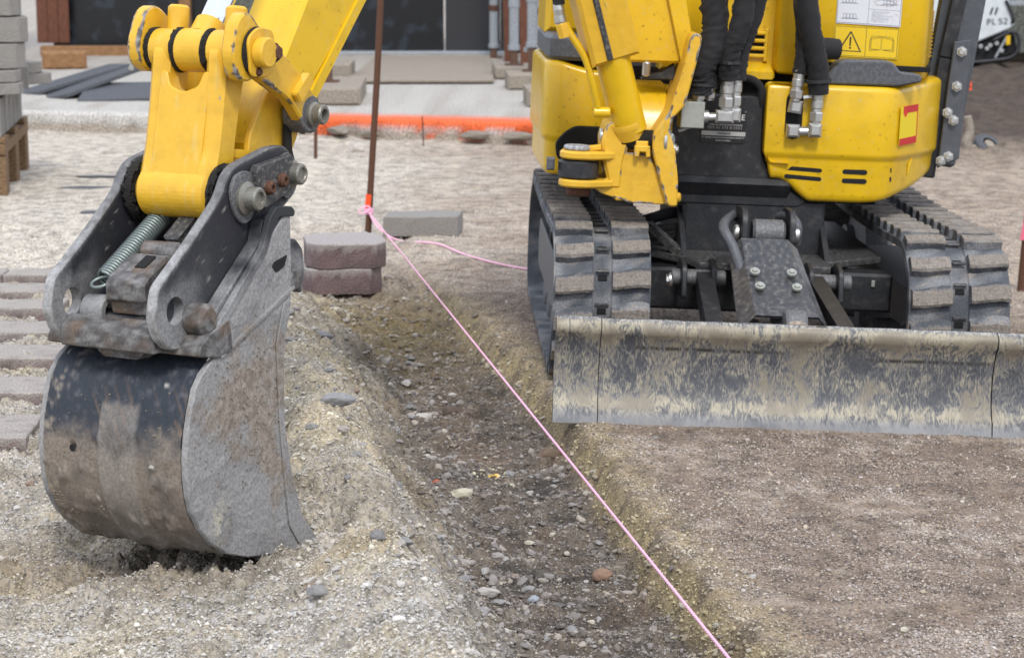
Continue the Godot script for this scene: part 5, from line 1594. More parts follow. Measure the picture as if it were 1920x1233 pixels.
func swing_bracket(ex: Node3D) -> void:
	var s := Node3D.new()
	s.name = "swing_bracket"
	ex.add_child(s, true)
	scuffed(s, "right_cheek", [-.262, 1.165, -.252, 1.185, -.230, 1.185, -.222, 1.165, -.240, 1.07, -.266, .948, -.303, .905, -.312, .862, -.290, .80, -.274, .70, -.272, .612, -.305, .612, -.335, .70, -.365, .79, -.366, .85, -.316, .925, -.279, 1.07], .58, .82, .010, .012)
	scuffed(s, "left_cheek", [-.50, .66, -.525, .75, -.533, .82, -.52, .875, -.485, .895, -.452, .875, -.44, .82, -.455, .75, -.46, .66], .60, .80, .010, .012)
	part(s, "saddle", profile([.60, .62, .63, .70, .70, .78, .80, .85, .95, .88, .95, .62], -.48, -.30, .012, .02), M.worn_yellow)
	scuffed(s, "front_pan", [-.50, .70, -.49, .785, -.375, .78, -.325, .70, -.278, .614, -.43, .616, -.53, .645, -.56, .67], .605, .80, .012, .012)
	for y in [[.664, .690], [.757, .784]]:
		part(s, "swing_lug", plan([-.672, .60, -.655, .565, -.62, .548, -.57, .55, -.50, .59, -.46, .62, -.46, .80, -.56, .80, -.65, .72], y[0], y[1], .006, .02), M.worn_yellow)
	part(s, "swing_cylinder_eye", lathe(at(-.605, .692, .62), Vector3.UP, [0, 0, 0, .062, .006, .068, .052, .068, .06, .060, .06, 0], 30), M.black)
	part(s, "swing_cylinder", span(at(-.60, .722, .62), at(-.56, .722, 1.15), .07, .05, .012), M.black)
	part(s, "grease_cap", box(at(-.698, .735, .62), Vector3(.026, .042, .04), .006), M.plastic)
	part(s, "swing_pin", pin(at(-.612, .784, .62), Vector3.UP, .045, .016, .005), M.galv)
	part(s, "keeper", box(at(-.555, .793, .62), Vector3(.045, .018, .03), .004, Basis(Vector3(0, 0, 1), 0.15)), M.worn_yellow)
	part(s, "lower_boss", pin(at(-.60, .630, .64), Vector3.UP, .042, .034, .006), M.rust)
	part(s, "bracket_post", pin(at(-.38, .66, .92), Vector3.UP, .115, .33, .02, 32), M.yellow)
	part(s, "post_fairing", profile([.70, .83, .74, .92, .80, .985, .90, 1.0, 1.0, 1.0, 1.0, .83], -.465, -.30, .02, .03), M.yellow)
	part(s, "hitch_tab", front([-.425, .785, -.425, .81, -.375, .81, -.372, .775, -.385, .772, -.388, .79, -.408, .79, -.41, .775, -.422, .772], .57, .60, .003), M.worn_yellow)
	part(s, "tab_stem", box(at(-.40, .815, .61), Vector3(.04, .02, .05), .004), M.worn_yellow)
	part(s, "gland", pin(at(-.47, .825, .63), Vector3.RIGHT, .034, .16, .004), M.grease)
	part(s, "pin_washer", pin(at(-.318, .825, .615), Vector3(1, 0, .35), .042, .012, .004), M.zinc)
	part(s, "pin_head", pin(at(-.308, .825, .612), Vector3(1, 0, .35), .028, .014, .004), M.galv)
	part(s, "pin_bolt", hexbolt(at(-.285, .80, .62), Vector3(1, 0, .3), .012), M.zinc)
	part(s, "left_pin_head", pin(at(-.525, .835, .64), Vector3.LEFT, .022, .014), M.zinc)
	part(s, "side_boss", pin(at(-.275, .635, .66), Vector3(1, 0, .4), .016, .022), M.worn_yellow)
	part(s, "copper_line", tube(spline([at(-.27, .855, .68), at(-.235, .872, .67), at(-.215, .885, .68), at(-.20, .91, .69)], 6), .006, 8), M.galv)
	# boom lift cylinder standing in the bracket
	var c := Node3D.new()
	c.name = "boom_cylinder"
	ex.add_child(c, true)
	var dir := (at(-.573, 1.28, .56) - at(-.435, .845, .64)).normalized()
	part(c, "barrel", pin(at(-.435, .845, .64), dir, .0575, .36, .01, 32), M.yellow)
	part(c, "end_cap", lathe(at(-.435, .82, .64), dir, [0, .03, .01, .05, .05, .058, .06, .0585, .07, .0575], 32), M.worn_yellow)
	var a := at(-.435, .845, .64) + dir * 0.265
	var gz := Vector3(0.15, 0.05, 1).normalized()
	var gx := dir.cross(gz).normalized()
	part(c, "rod_guard", box(a + dir * 0.42, Vector3(.165, .84, .125), .012, Basis(gx, dir, gx.cross(dir))), M.worn_yellow)
	part(c, "guard_rib", box(a + dir * 0.42 + gz * 0.064 - gx * 0.022, Vector3(.020, .84, .012), .003, Basis(gx, dir, gx.cross(dir))), M.dusty_black)
	part(c, "oil_line", tube(spline([at(-.675, 1.20, .55), at(-.66, 1.17, .55), at(-.605, 1.09, .55), at(-.575, 1.0, .56), at(-.552, .92, .58)], 8), .0125, 10), M.yellow)
	part(c, "oil_elbow", pin(at(-.567, .915, .58), Vector3.RIGHT, .018, .055), M.yellow)
	part(c, "line_nut", lathe(at(-.676, 1.155, .55), Vector3(-.3, 1, 0), [0, .0, 0, .02, .03, .022, .045, .022, .05, .017, .05, 0], 6, false), M.worn_yellow)
	part(c, "hose_fitting", lathe(at(-.69, 1.195, .55), Vector3(-.2, 1, 0), [0, .016, .01, .02, .03, .02, .03, .017, .05, .019, .07, .017, .07, 0], 16), M.zinc)
	part(c, "line_hose", tube(PackedVector3Array([at(-.70, 1.26, .55), at(-.715, 1.35, .55), at(-.72, 1.5, .55)]), .02, 12), M.sleeve)
	# boom: foot between the cheeks, then up over the machine to the arm
	var b := Node3D.new()
	b.name = "boom"
	ex.add_child(b, true)
	part(b, "boom_foot", front([-.447, 1.075, -.275, 1.077, -.250, 1.17, -.345, 1.60, -.52, 1.60], .72, .98, .008), M.yellow)
	part(b, "boom_side", front([-.272, 1.075, -.243, 1.185, -.33, 1.60, -.40, 1.60, -.33, 1.29], .70, .722, .004), M.yellow)
	var knee := at(-.62, 2.55, .60)
	part(b, "boom_beam", span(at(-.42, 1.58, .85), knee, .18, .28, .01, Vector3(0, 0, 1)), M.yellow)
	var tip: Vector3 = machine.affine_inverse() * (arm_frame * Vector3(1.62, 2.30, 0))
	part(b, "boom_beam", span(knee, tip, .18, .24, .01), M.yellow)
	part(b, "knee_plate", pin(knee - Vector3(.09, 0, 0), Vector3.RIGHT, .15, .18, .01), M.yellow)
	part(b, "grease_nipple", pin(at(-.385, 1.03, .74), Vector3(0, 1, .2), .014, .05, .004, 12), M.zinc)
	part(b, "foot_tab", front([-.40, 1.018, -.39, 1.03, -.33, 1.045, -.29, 1.075, -.285, 1.02], .74, .80, .003), M.black)


func fitting(parent: Node, where: Vector3, dir: Vector3, r: float, l: float) -> void:
	part(parent, "fitting", lathe(where, dir, [0, 0, 0, r * .8, l * .08, r * .82, l * .1, r * .95, l * .3, r * .95, l * .32, r * .85, l * .42, r * .85, l * .44, r, l * .62, r, l * .64, r * .92, l * .95, r * .96, l, r * .9, l, 0], 18), M.zinc)
	part(parent, "hex_nut", lathe(where + dir.normalized() * l * 0.10, dir, [0, 0, 0, r * 1.12, l * .2, r * 1.12, l * .23, r, l * .23, 0], 6, false), M.zinc)


func hydraulics(ex: Node3D) -> void:
	var h := Node3D.new()
	h.name = "hydraulic_hoses"
	ex.add_child(h, true)
	part(h, "port_block", front([-.269, .868, -.269, .956, -.19, .956, -.19, .868], .655, .76, .003), M.alu)
	fitting(h, at(-.207, .956, .70), Vector3.UP, .021, .085)
	fitting(h, at(-.167, .958, .73), Vector3.UP, .018, .085)
	part(h, "port_nut", lathe(at(-.19, .905, .70), Vector3.RIGHT, [0, 0, 0, .022, .018, .022, .018, .014, .05, .014, .05, 0], 20), M.zinc)
	part(h, "elbow", box(at(-.118, .908, .70), Vector3(.06, .042, .045), .008), M.zinc)
	part(h, "elbow", box(at(-.085, .912, .73), Vector3(.05, .046, .045), .008), M.zinc)
	fitting(h, at(-.115, .928, .70), Vector3(.01, 1, 0), .023, .135)
	fitting(h, at(-.080, .932, .73), Vector3(.01, 1, 0), .020, .135)
	part(h, "hose", tube(spline([at(-.207, .985, .70), at(-.205, 1.03, .69), at(-.205, 1.07, .68), at(-.18, 1.13, .68), at(-.168, 1.2, .69), at(-.178, 1.28, .69), at(-.18, 1.40, .69), at(-.19, 1.62, .69)], 8), .043, 18, .22), M.sleeve)
	part(h, "hose", tube(spline([at(-.164, 1.0, .735), at(-.162, 1.06, .735), at(-.15, 1.12, .74), at(-.15, 1.3, .76), at(-.16, 1.6, .76)], 8), .032, 16, .22), M.sleeve)
	part(h, "hose", tube(spline([at(-.112, 1.035, .70), at(-.115, 1.08, .69), at(-.112, 1.14, .68), at(-.09, 1.20, .67), at(-.078, 1.30, .67), at(-.07, 1.45, .67), at(-.07, 1.62, .67)], 8), .036, 18, .22), M.sleeve)
	part(h, "hose", tube(spline([at(-.077, 1.03, .735), at(-.074, 1.09, .735), at(-.06, 1.16, .74), at(-.035, 1.24, .74), at(-.02, 1.34, .74), at(-.01, 1.6, .74)], 8), .030, 16, .22), M.sleeve)
	part(h, "cable_tie", lathe(at(-.207, 1.008, .695), Vector3.UP, [0, .040, 0, .048, .010, .048, .010, .040], 20), M.black)
	part(h, "cable_tie", lathe(at(-.114, 1.085, .69), Vector3.UP, [0, .034, 0, .041, .010, .041, .010, .034], 20), M.black)
	part(h, "tie_end", box(at(-.119, 1.088, .645), Vector3(.018, .010, .016), .002), M.black)
	# the two service lines on the right cover
	part(h, "elbow", box(at(.152, .852, .905), Vector3(.045, .044, .045), .008), M.zinc)
	part(h, "coupling", pin(at(.17, .852, .90), Vector3.RIGHT, .016, .045), M.zinc)
	part(h, "elbow", box(at(.226, .858, .895), Vector3(.046, .048, .045), .010), M.zinc)
	fitting(h, at(.228, .878, .895), Vector3(.01, 1, 0), .022, .13)
	part(h, "elbow", box(at(.155, .936, .905), Vector3(.044, .044, .045), .008, Basis(Vector3(0, 0, 1), -.12)), M.zinc)
	fitting(h, at(.152, .955, .895), Vector3(.08, 1, 0), .021, .12)
	part(h, "white_tie", box(at(.192, .972, .885), Vector3(.03, .010, .006), .001, Basis(Vector3(0, 0, 1), .15)), M.white)
	part(h, "hose", tube(spline([at(.23, .985, .89), at(.222, 1.06, .88), at(.20, 1.14, .87), at(.172, 1.24, .86), at(.150, 1.40, .86), at(.14, 1.62, .86)], 8), [.036, .042], 18, .16), M.sleeve)
	part(h, "hose", tube(spline([at(.162, 1.05, .90), at(.166, 1.11, .895), at(.16, 1.20, .89), at(.14, 1.35, .89)], 8), .026, 14, .16), M.sleeve)
	part(h, "cable_tie", lathe(at(.226, 1.022, .888), Vector3(-.1, 1, 0), [0, .036, 0, .046, .012, .046, .012, .036], 20), M.black)
	part(h, "rubber_elbow", tube(spline([at(.18, 1.12, .95), at(.25, 1.135, .95), at(.30, 1.135, .96)], 6), [.042, .036], 18), M.sleeve)


func excavator() -> void:
	var ex := thing("excavator", "yellow mini excavator on rubber tracks, its grey bucket resting on the spoil heap", "excavator", machine)
	undercarriage(ex)
	blade(ex)
	house(ex)
	swing_bracket(ex)
	hydraulics(ex)
	arm_end(ex)


# ---------------------------------------------------------------- the rest of the site
func string_and_stakes() -> void:
	var s := thing("steel_stake", "tall rusty steel stake with orange tape and a pink string tied to it", "stake")
	part(s, "rod", tube(PackedVector3Array([Vector3(-.728, -.06, -10.6), Vector3(-.70, .35, -10.6), Vector3(-.668, .80, -10.6), Vector3(-.612, 1.75, -10.6)]), .0165, 14), M.rust)
	part(s, "orange_tape", tube(PackedVector3Array([Vector3(-.7215, .115, -10.6), Vector3(-.713, .215, -10.6)]), .0185, 14), M.orange)
	var knot := Vector3(-.716, .125, -10.58)
	var line := thing("string_line", "pink builder's string pulled taut along the trench from the orange taped stake", "string")
	var far_end := knot; var near_end := Vector3(.50, .13, -3.6)
	var dirn := (near_end - far_end).normalized()
	var u := dirn.cross(Vector3.UP).normalized(); var v := u.cross(dirn)
	for strand in 3:
		var pts := PackedVector3Array()
		for i in 1400:
			var t := i / 1399.0
			var a := t * 7.1 / 0.021 * TAU * 0.5 + TAU * strand / 3.0
			pts.append(far_end.lerp(near_end, t) + (u * cos(a) + v * sin(a)) * 0.0018)
		part(line, "strand", tube(pts, 0.0019, 5), M.pink)
	var fuzz := Geo.new()
	for n in 900:
		var t := 1.0 - pow(rng.randf(), 2.0) * 0.7
		var p := far_end.lerp(near_end, t)
		var d := Vector3(rng.randfn(0, 1), rng.randfn(0, 1), rng.randfn(0, 1)).normalized()
		var q := p + d * rng.randf_range(.004, .0075)
		fuzz.tri(p + dirn * .0005, q, p - dirn * .0005)
	part(line, "fuzz", fuzz, M.pink).set_meta("kind", "stuff")
	var loops := PackedVector3Array()
	for i in 60:
		var a := TAU * i / 15.0
		loops.append(Vector3(-.7185, .118 + i * .0005, -10.6) + Vector3(cos(a), .1 * sin(a * 2.0), sin(a)) * .0215)
	part(line, "knot", tube(loops, .004, 6), M.pink)
	loops = PackedVector3Array()
	for i in 24:
		var a := TAU * i / 23.0
		loops.append(Vector3(-.737, .140, -10.575) + Vector3(cos(a) * .028, sin(a) * .016 + cos(a) * .008, .004))
	part(line, "bow", tube(loops, .0038, 6), M.pink)
	var slack := [knot, Vector3(-.66, .055, -10.5), Vector3(-.55, .022, -10.3), Vector3(-.36, .012, -10.02), Vector3(-.23, .012, -9.72), Vector3(-.08, .012, -9.45), Vector3(.06, .012, -9.32), Vector3(.25, .012, -9.25), Vector3(.6, .012, -9.3)]
	for i in range(2, slack.size()):
		slack[i].y = zones(slack[i].x, slack[i].z)[0] + .008
	part(line, "loose_end", tube(spline(slack, 10), .0042, 6), M.pink)
	solo("thin_rod", tube(PackedVector3Array([Vector3(-1.30, -.05, -14.05), Vector3(-1.285, .6, -14.05), Vector3(-1.262, 1.3, -14.05)]), .012, 8), M.rust, "thin rusty rod standing in the soil before the orange edge, half behind the arm", "rod")
	solo("marker_wire", tube(PackedVector3Array([Vector3(-.62, -.02, -14.9), Vector3(-.622, .10, -14.9), Vector3(-.628, .215, -14.9)]), .005, 6), M.rust, "short thin wire marker stuck in the soil at the middle of the orange edge", "marker")
	var r := thing("ribbon_stake", "short rusty stake with a pink ribbon at the right edge beyond the track", "stake")
	part(r, "rod", tube(PackedVector3Array([Vector3(2.262, -.15, -9.36), Vector3(2.275, .12, -9.36), Vector3(2.29, .36, -9.36)]), .016, 12), M.rust)
	part(r, "ribbon", tube(PackedVector3Array([Vector3(2.279, .215, -9.36), Vector3(2.283, .262, -9.36)]), .0185, 12, .3), mat(Color(.85, .42, .52), .7))
	part(r, "ribbon_tail", span(Vector3(2.268, .24, -9.34), Vector3(2.258, .17, -9.34), .003, .02), mat(Color(.85, .42, .52), .7))
	part(r, "orange_tape", tube(PackedVector3Array([Vector3(2.283, .27, -9.36), Vector3(2.287, .32, -9.36)]), .0175, 12), M.orange)


func kerb_stone(w: float, h: float, d: float, notch := true, seed_ := 0) -> Geo:   # a bevelled, slightly chipped paver, base at 0
	var p := pv([-w, -d, w, -d, w, d, -w, d])
	if notch: p = pv([-w, -d * .55, -w * .72, -d, w * .72, -d, w, -d * .55, w, d * .55, w * .72, d, -w * .72, d, -w, d * .55])
	var G := prism(p, 0, h, minf(.004, h * .1)).moved(Transform3D(Basis(Vector3(1, 0, 0), Vector3(0, 0, -1), Vector3(0, 1, 0)), Vector3.ZERO))
	if seed_ > 0:
		G.refine(.06)
		for i in G.v.size():
			var q := G.v[i] * 14.0 + Vector3(seed_ * 7.3, 0, 0)
			G.v[i] += Vector3(n2.get_noise_3dv(q), n2.get_noise_3dv(q + Vector3(50, 0, 0)), n2.get_noise_3dv(q + Vector3(0, 50, 0))) * .004
	return G


func pavers() -> void:
	# two reddish pavers at the foot of the stake
	var a := kerb_stone(.17, .112, .16, true, 3)
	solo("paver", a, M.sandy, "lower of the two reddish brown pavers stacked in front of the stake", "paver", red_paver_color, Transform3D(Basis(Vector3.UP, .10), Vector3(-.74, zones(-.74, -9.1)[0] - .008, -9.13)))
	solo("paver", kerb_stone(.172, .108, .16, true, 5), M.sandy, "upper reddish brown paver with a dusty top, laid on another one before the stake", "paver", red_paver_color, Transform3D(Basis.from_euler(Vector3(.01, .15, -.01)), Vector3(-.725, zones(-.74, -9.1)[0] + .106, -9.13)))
	solo("paver", kerb_stone(.185, .10, .11, false, 7), M.paver, "single grey kerb paver with a chipped front lying on the soil behind the stake", "paver", null, Transform3D(Basis.from_euler(Vector3(0, -.10, .02)), Vector3(-.44, zones(-.44, -10.5)[0] - .006, -10.52)))
	# toothed edge of the laid paving at the left
	var bed := structure("paving", box(Vector3(-2.75, -.062, -7.9), Vector3(1.9, .10, 4.6), .01), M.sandy_paver)
	var rows := [[-6.10, -1.42, .30], [-6.72, -1.50, .24], [-7.27, -1.595, .24], [-7.74, -1.685, .22], [-8.22, -1.79, .22], [-8.62, -1.875, .20], [-9.02, -1.955, .18]]
	for i in rows.size():
		var r: Array = rows[i]
		var x: float = r[1] + .05 * n1.get_noise_2d(i * 3.7, 2.0)
		for k in 4:
			var w := .12 + .02 * ((i + k) % 3)
			var y := .066 + .004 * n2.get_noise_2d(i * 5.0, k * 9.0)
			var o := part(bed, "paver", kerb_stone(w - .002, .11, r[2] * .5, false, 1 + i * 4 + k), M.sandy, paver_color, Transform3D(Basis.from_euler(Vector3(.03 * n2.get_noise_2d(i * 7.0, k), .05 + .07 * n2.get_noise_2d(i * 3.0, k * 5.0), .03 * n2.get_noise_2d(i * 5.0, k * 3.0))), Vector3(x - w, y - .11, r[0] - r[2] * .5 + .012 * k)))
			x -= 2.0 * w + .004
	# dark open joints further up the paving
	for e in [[-2.52, -12.55, .20], [-2.46, -13.0, .24], [-2.02, -13.15, .16], [-2.26, -11.4, .07], [-2.05, -10.9, .05], [-1.86, -11.9, .09]]:
		var y: float = zones(e[0], e[1])[0]
		part(bed, "slate_scrap", rock(int(e[2] * 100), 1, .2, .3).moved(Transform3D(Basis().scaled(Vector3(e[2], .022, .07)), Vector3(e[0], y + .005, e[1]))), M.rubber)


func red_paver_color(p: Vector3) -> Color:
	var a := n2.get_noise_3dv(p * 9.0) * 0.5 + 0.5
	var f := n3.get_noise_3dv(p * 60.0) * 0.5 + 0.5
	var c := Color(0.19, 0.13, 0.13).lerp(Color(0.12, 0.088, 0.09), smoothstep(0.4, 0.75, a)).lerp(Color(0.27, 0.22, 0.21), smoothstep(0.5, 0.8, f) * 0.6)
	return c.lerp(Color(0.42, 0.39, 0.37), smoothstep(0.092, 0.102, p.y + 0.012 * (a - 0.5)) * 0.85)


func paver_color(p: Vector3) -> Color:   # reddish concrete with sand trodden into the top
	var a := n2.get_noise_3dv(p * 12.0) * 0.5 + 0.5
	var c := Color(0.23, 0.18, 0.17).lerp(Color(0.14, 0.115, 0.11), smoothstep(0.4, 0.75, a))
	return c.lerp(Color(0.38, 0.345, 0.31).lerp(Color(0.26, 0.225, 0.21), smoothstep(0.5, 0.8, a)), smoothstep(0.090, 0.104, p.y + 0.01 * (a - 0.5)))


func pallet_stack() -> void:
	var T := Transform3D(Basis(Vector3.UP, .13), Vector3(-2.90, -.02, -12.2))
	var p := thing("pallet", "weathered wooden pallet carrying a pile of grey pavers at the left edge", "pallet", T)
	for k in 3:
		part(p, "block", box(Vector3(-.075, .13, -.02 - .62 * k), Vector3(.15, .27, .16), .006), M.pallet)
		part(p, "block", box(Vector3(-.62, .13, -.02 - .62 * k), Vector3(.15, .27, .16), .006), M.pallet)
		part(p, "deck_board", box(Vector3(-.5, .345, -.05 - .60 * k), Vector3(1.0, .035, .22), .004), M.pallet)
	for x in [-.06, -.5, -.94]:
		part(p, "stringer", box(Vector3(x, .295, -.65), Vector3(.12, .06, 1.45), .005), M.pallet)
	var grp := "grey pavers piled on the pallet"
	var spots := []
	for k in 5:
		spots.append([Vector3(-.08, .363, -.06 - .26 * k), .06, .22, .115, 0.0, "grey paver stood on edge on the pallet, %s counted from the nearest end" % ["first", "second", "third", "fourth", "fifth"][k], true])
	for k in 3:
		spots.append([Vector3(-.24 - .13 * k, .363, -.06), .06, .23, .115, 0.0, "grey paver on edge at the pallet's near end, %s in from the corner" % ["next", "second", "third"][k], true])
	spots.append([Vector3(-.13, .668, -.14), .20, .070, .16, .38, "thin grey paver lying on the nearest overhanging paver of the pallet", false])
	spots.append([Vector3(-.07, .668, -.86), .20, .070, .16, .8, "thin grey paver lying on the farthest overhanging paver of the pallet", false])
	spots.append([Vector3(-.12, .60, -.10), .20, .068, .16, .5, "grey paver jutting out over the pallet's side, nearest of the overhanging three", false])
	spots.append([Vector3(-.12, .60, -.52), .20, .135, .16, .7, "grey paver jutting out over the pallet's side, middle of the overhanging three", false])
	spots.append([Vector3(-.03, .60, -.90), .21, .068, .16, .62, "grey paver jutting out over the pallet's side, farthest of the overhanging three", false])
	spots.append([Vector3(-.42, .60, -.15), .20, .14, .16, .1, "grey paver lying inside the pallet's overhanging layer", false])
	var y := .742
	var names := ["lowest", "second", "third", "fourth", "topmost"]
	for k in 5:
		spots.append([Vector3(-.085 + .02 * sin(k * 2.4), y, -.25), .19, .146, .16, .08 * sin(k * 1.7) + .1, "grey paver lying flat in the tall column on the pallet, %s of five" % names[k], false])
		y += .150
	for s in spots:
		var w: float = s[1]; var hgt: float = s[2]
		var G := kerb_stone(w, hgt - .004, s[3], not s[6], 11 + spots.find(s))
		var o := solo("paver", G, M.paver, s[5], "paver", null, T * Transform3D(Basis(Vector3.UP, s[4]), s[0]), grp)


func sheets() -> void:
	var y := .16
	var slab := func(w: float, d: float) -> Geo:
		return prism(rounded(pv([-w, -d, w * .92, -d * .9, w, d * .8, -w * .95, d]), .05), 0, .035, .006).moved(Transform3D(PLAN, Vector3.ZERO))
	solo("rubber_mat", slab.call(.30, .52), M.rubber, "dark grey slab leaning nearest the pallet, leftmost of the three scattered slabs", "slab", null, Transform3D(Basis.from_euler(Vector3(.22, -.9, .10)), Vector3(-3.68, y + .07, -17.9)))
	solo("rubber_mat", slab.call(.30, .60), M.rubber, "dark grey slab propped across the other two scattered slabs", "slab", null, Transform3D(Basis.from_euler(Vector3(.24, -.75, .16)), Vector3(-3.36, y + .10, -17.55)))
	solo("rubber_mat", slab.call(.42, .30), M.rubber, "dark grey slab lying flat, nearest the excavator's arm of the scattered slabs", "slab", null, Transform3D(Basis.from_euler(Vector3(.16, .05, .03)), Vector3(-3.02, y + .035, -17.1)))
	var G := box(Vector3(-.80, y + .03, -20.2), Vector3(1.15, .028, 3.3), .006)
	for i in G.v.size():
		if G.v[i].z > -19.0: G.v[i].x = -.80 + (G.v[i].x + .80) * 1.12
	solo("metal_sheet", G, M.concrete, "large thin grey sheet laid on the ground as a ramp to the dark doorway", "sheet")
	for e in [
		["concrete_block", Vector3(-1.46, y, -17.0), Vector3(.56, .14, 1.2), .03, "nearest concrete foot block to the left of the ramp, half behind the arm", "grey"],
		["concrete_block", Vector3(-1.66, y, -19.3), Vector3(.46, .15, .5), .0, "farther concrete foot block to the left of the ramp", "grey"],
		["concrete_block", Vector3(.28, y, -16.5), Vector3(.36, .14, .50), .06, "nearest concrete foot block on the right, beside the excavator's body", "grey"],
		["concrete_block", Vector3(.15, y, -18.15), Vector3(.40, .14, .46), .06, "middle concrete foot block of the row on the right", "grey"],
		["concrete_block", Vector3(.00, y, -19.35), Vector3(.34, .12, .46), .06, "farthest concrete foot block of the row on the right", "grey"],
		["timber_block", Vector3(-4.3, y, -20.6), Vector3(.42, .17, .3), .2, "brown timber block below the timber threshold beside the pallet", "wood"],
	]:
		var s: Vector3 = e[2]
		solo(e[0], box(Vector3(0, s.y * .5, 0), s, .02), M.concrete if e[5] == "grey" else M.wood, e[4], "block", null, Transform3D(Basis(Vector3.UP, e[3]), e[1]))
	var k := 0
	for e in [
		[Vector3(-1.46, y + .14, -17.0), "brown", "rusty brown support prop with a base plate on the left concrete block"],
		[Vector3(-.19, y, -22.2), "grey", "grey steel prop farthest left of the row right of the doorway"],
		[Vector3(.018, y + .12, -19.3), "foot", "grey steel prop on a short brown foot, second of the row right of the doorway"],
		[Vector3(.172, y + .14, -18.2), "foot", "grey steel prop on a long brown foot, third of the row right of the doorway"],
		[Vector3(.335, y + .14, -17.4), "yellow", "prop with flaking yellow paint next to the excavator's body"],
		[Vector3(.26, y, -21.4), "grey", "grey steel prop standing farther back between the third prop and the yellow one"],
		[Vector3(-.03, y, -21.6), "wood", "slanting brown timber post behind the grey props, nearer the doorway"],
		[Vector3(.13, y, -21.2), "wood", "brown timber post behind the third grey prop"],
	]:
		var o := thing("support_prop" if e[1] != "wood" else "timber_post", e[2], "prop" if e[1] != "wood" else "post", Transform3D(Basis(), e[0]))
		if e[1] == "wood":
			part(o, "beam", span(Vector3.ZERO, Vector3(-.06, 2.4, 0), .09, .09, .006), M.red_wood)
			continue
		var rust_h := (.15 if "short" in e[2] else .22) if e[1] == "foot" else (2.4 if e[1] == "brown" else .12)
		part(o, "base_plate", box(Vector3(0, .006, 0), Vector3(.17, .012, .17), .003), M.rust)
		part(o, "inner_tube", pin(Vector3.ZERO, Vector3.UP, .036, rust_h, .003, 16), M.brown)
		if e[1] != "brown":
			part(o, "outer_tube", pin(Vector3(0, rust_h, 0), Vector3.UP, .044, 2.2, .004, 18), M.galv)
			part(o, "collar", pin(Vector3(0, rust_h - .02, 0), Vector3.UP, .054, .05, .004, 18), M.galv)
			part(o, "collar", pin(Vector3(0, rust_h + .36, 0), Vector3.UP, .052, .06, .004, 18), M.rust if e[1] == "grey" else M.galv)
		if e[1] == "yellow":
			part(o, "painted_tube", pin(Vector3(0, rust_h + .25, 0), Vector3.UP, .046, 1.9, .004, 18), M.yellow)
	solo("ledger_tube", span(Vector3(.10, .475, -18.35), Vector3(.9, .49, -18.3), .045, .045, .01), M.galv, "thin horizontal tube clamped across the row of props", "tube")


func terrace() -> void:
	# paved terrace with a broken front edge sprayed orange
	var xs := steps(-9.0, 1.02, .035, 1.0, -99.0)
	var cols: Array = []
	for x in xs:
		var z := -15.08 + .255 * clampf(x, -4.5, 1.2) + .018 * n2.get_noise_2d(x * 9.0, 1.0)
		var c := PackedVector3Array()
		var brk := .06 * n2.get_noise_2d(x * 5.0, 8.0)
		for q in [[.012, -.08], [.0 + brk, -.02], [.008 + brk, .05 + .03 * n2.get_noise_2d(x * 4.0, 3.0)], [.02 + .6 * brk, .085], [.022 + .4 * brk, .135], [.012, .152], [-.03, .158], [-.12, .16], [-.5, .16], [-1.5, .162], [-3.5, .162], [-7.0, .162], [-30.0, .17]]:
			c.append(Vector3(x, q[1] + (.004 * n2.get_noise_2d(x * 8.0, q[0] * 8.0) if q[0] < 0 else 0.0), z + q[0]))
		cols.append(c)
	var G := skin(cols, 9)
	structure("terrace", G, M.terrace, func(p):
		var z: float = -15.08 + .255 * clampf(p.x, -4.5, 1.2)
		var a: float = n3.get_noise_2d(p.x * 2.0, p.z * 2.0) * 0.5 + 0.5
		var f: float = n2.get_noise_2d(p.x * 7.0, p.y * 30.0) * 0.5 + 0.5
		var c: Color = Color(0.56, 0.53, 0.48).lerp(Color(0.42, 0.38, 0.33), smoothstep(0.4, 0.8, a)).lerp(Color(0.40, 0.34, 0.28), smoothstep(-18.5, -21.5, p.z) * 0.5)
		if p.z > z - .06: c = c.lerp(Color(0.66, 0.64, 0.60), 0.6)
		if p.y < .07: c = c.lerp(Color(0.50, 0.42, 0.34), 0.8)
		var spray: float = smoothstep(-1.7, -1.4, p.x) * (1.0 if p.x < 1.6 else 0.0)
		var on: float = smoothstep(.085, .115, p.y + .02 * f) * smoothstep(-.23, -.10, p.z - z + .10 * f) + 0.9 * smoothstep(.45, .55, n3.get_noise_2d(p.x * 3.2, 5.0) * 0.5 + 0.5 + 0.25 * (f - 0.5)) * smoothstep(.01, .05, p.y) * step(p.y, .12)
		return c.lerp(Color(0.90, 0.16, 0.045), clampf(on * spray, 0, 1)))
	for e in [[-1.25, .26, .07, "broken grey chunk under the orange edge next to the thin rod"], [-1.02, .11, .045, "small broken chunk under the orange edge, beside the tall stake"], [-.26, .20, .06, "broken grey concrete chunk under the orange edge, left of the excavator"], [.05, .20, .06, "broken concrete chunk under the orange edge touching the excavator's outline"]]:
		var z: float = -15.02 + .255 * e[0]
		solo("concrete_chunk", rock(int(e[1] * 300), 2, .3, .6), M.concrete, e[3], "concrete chunk", null, Transform3D(Basis(Vector3.UP, e[0]).scaled_local(Vector3(e[1] * .68, .06, .08)), Vector3(e[0], e[2] + .012, z + .03)))
	solo("pale_stone", tinted(rock(44, 2, .3, .7), Color(.62, .55, .50)), M.stone, "pale rounded stone on the soil before the orange edge", "stone", null, Transform3D(Basis().scaled(Vector3(.07, .06, .06)), Vector3(-1.05, .03, -14.55)))


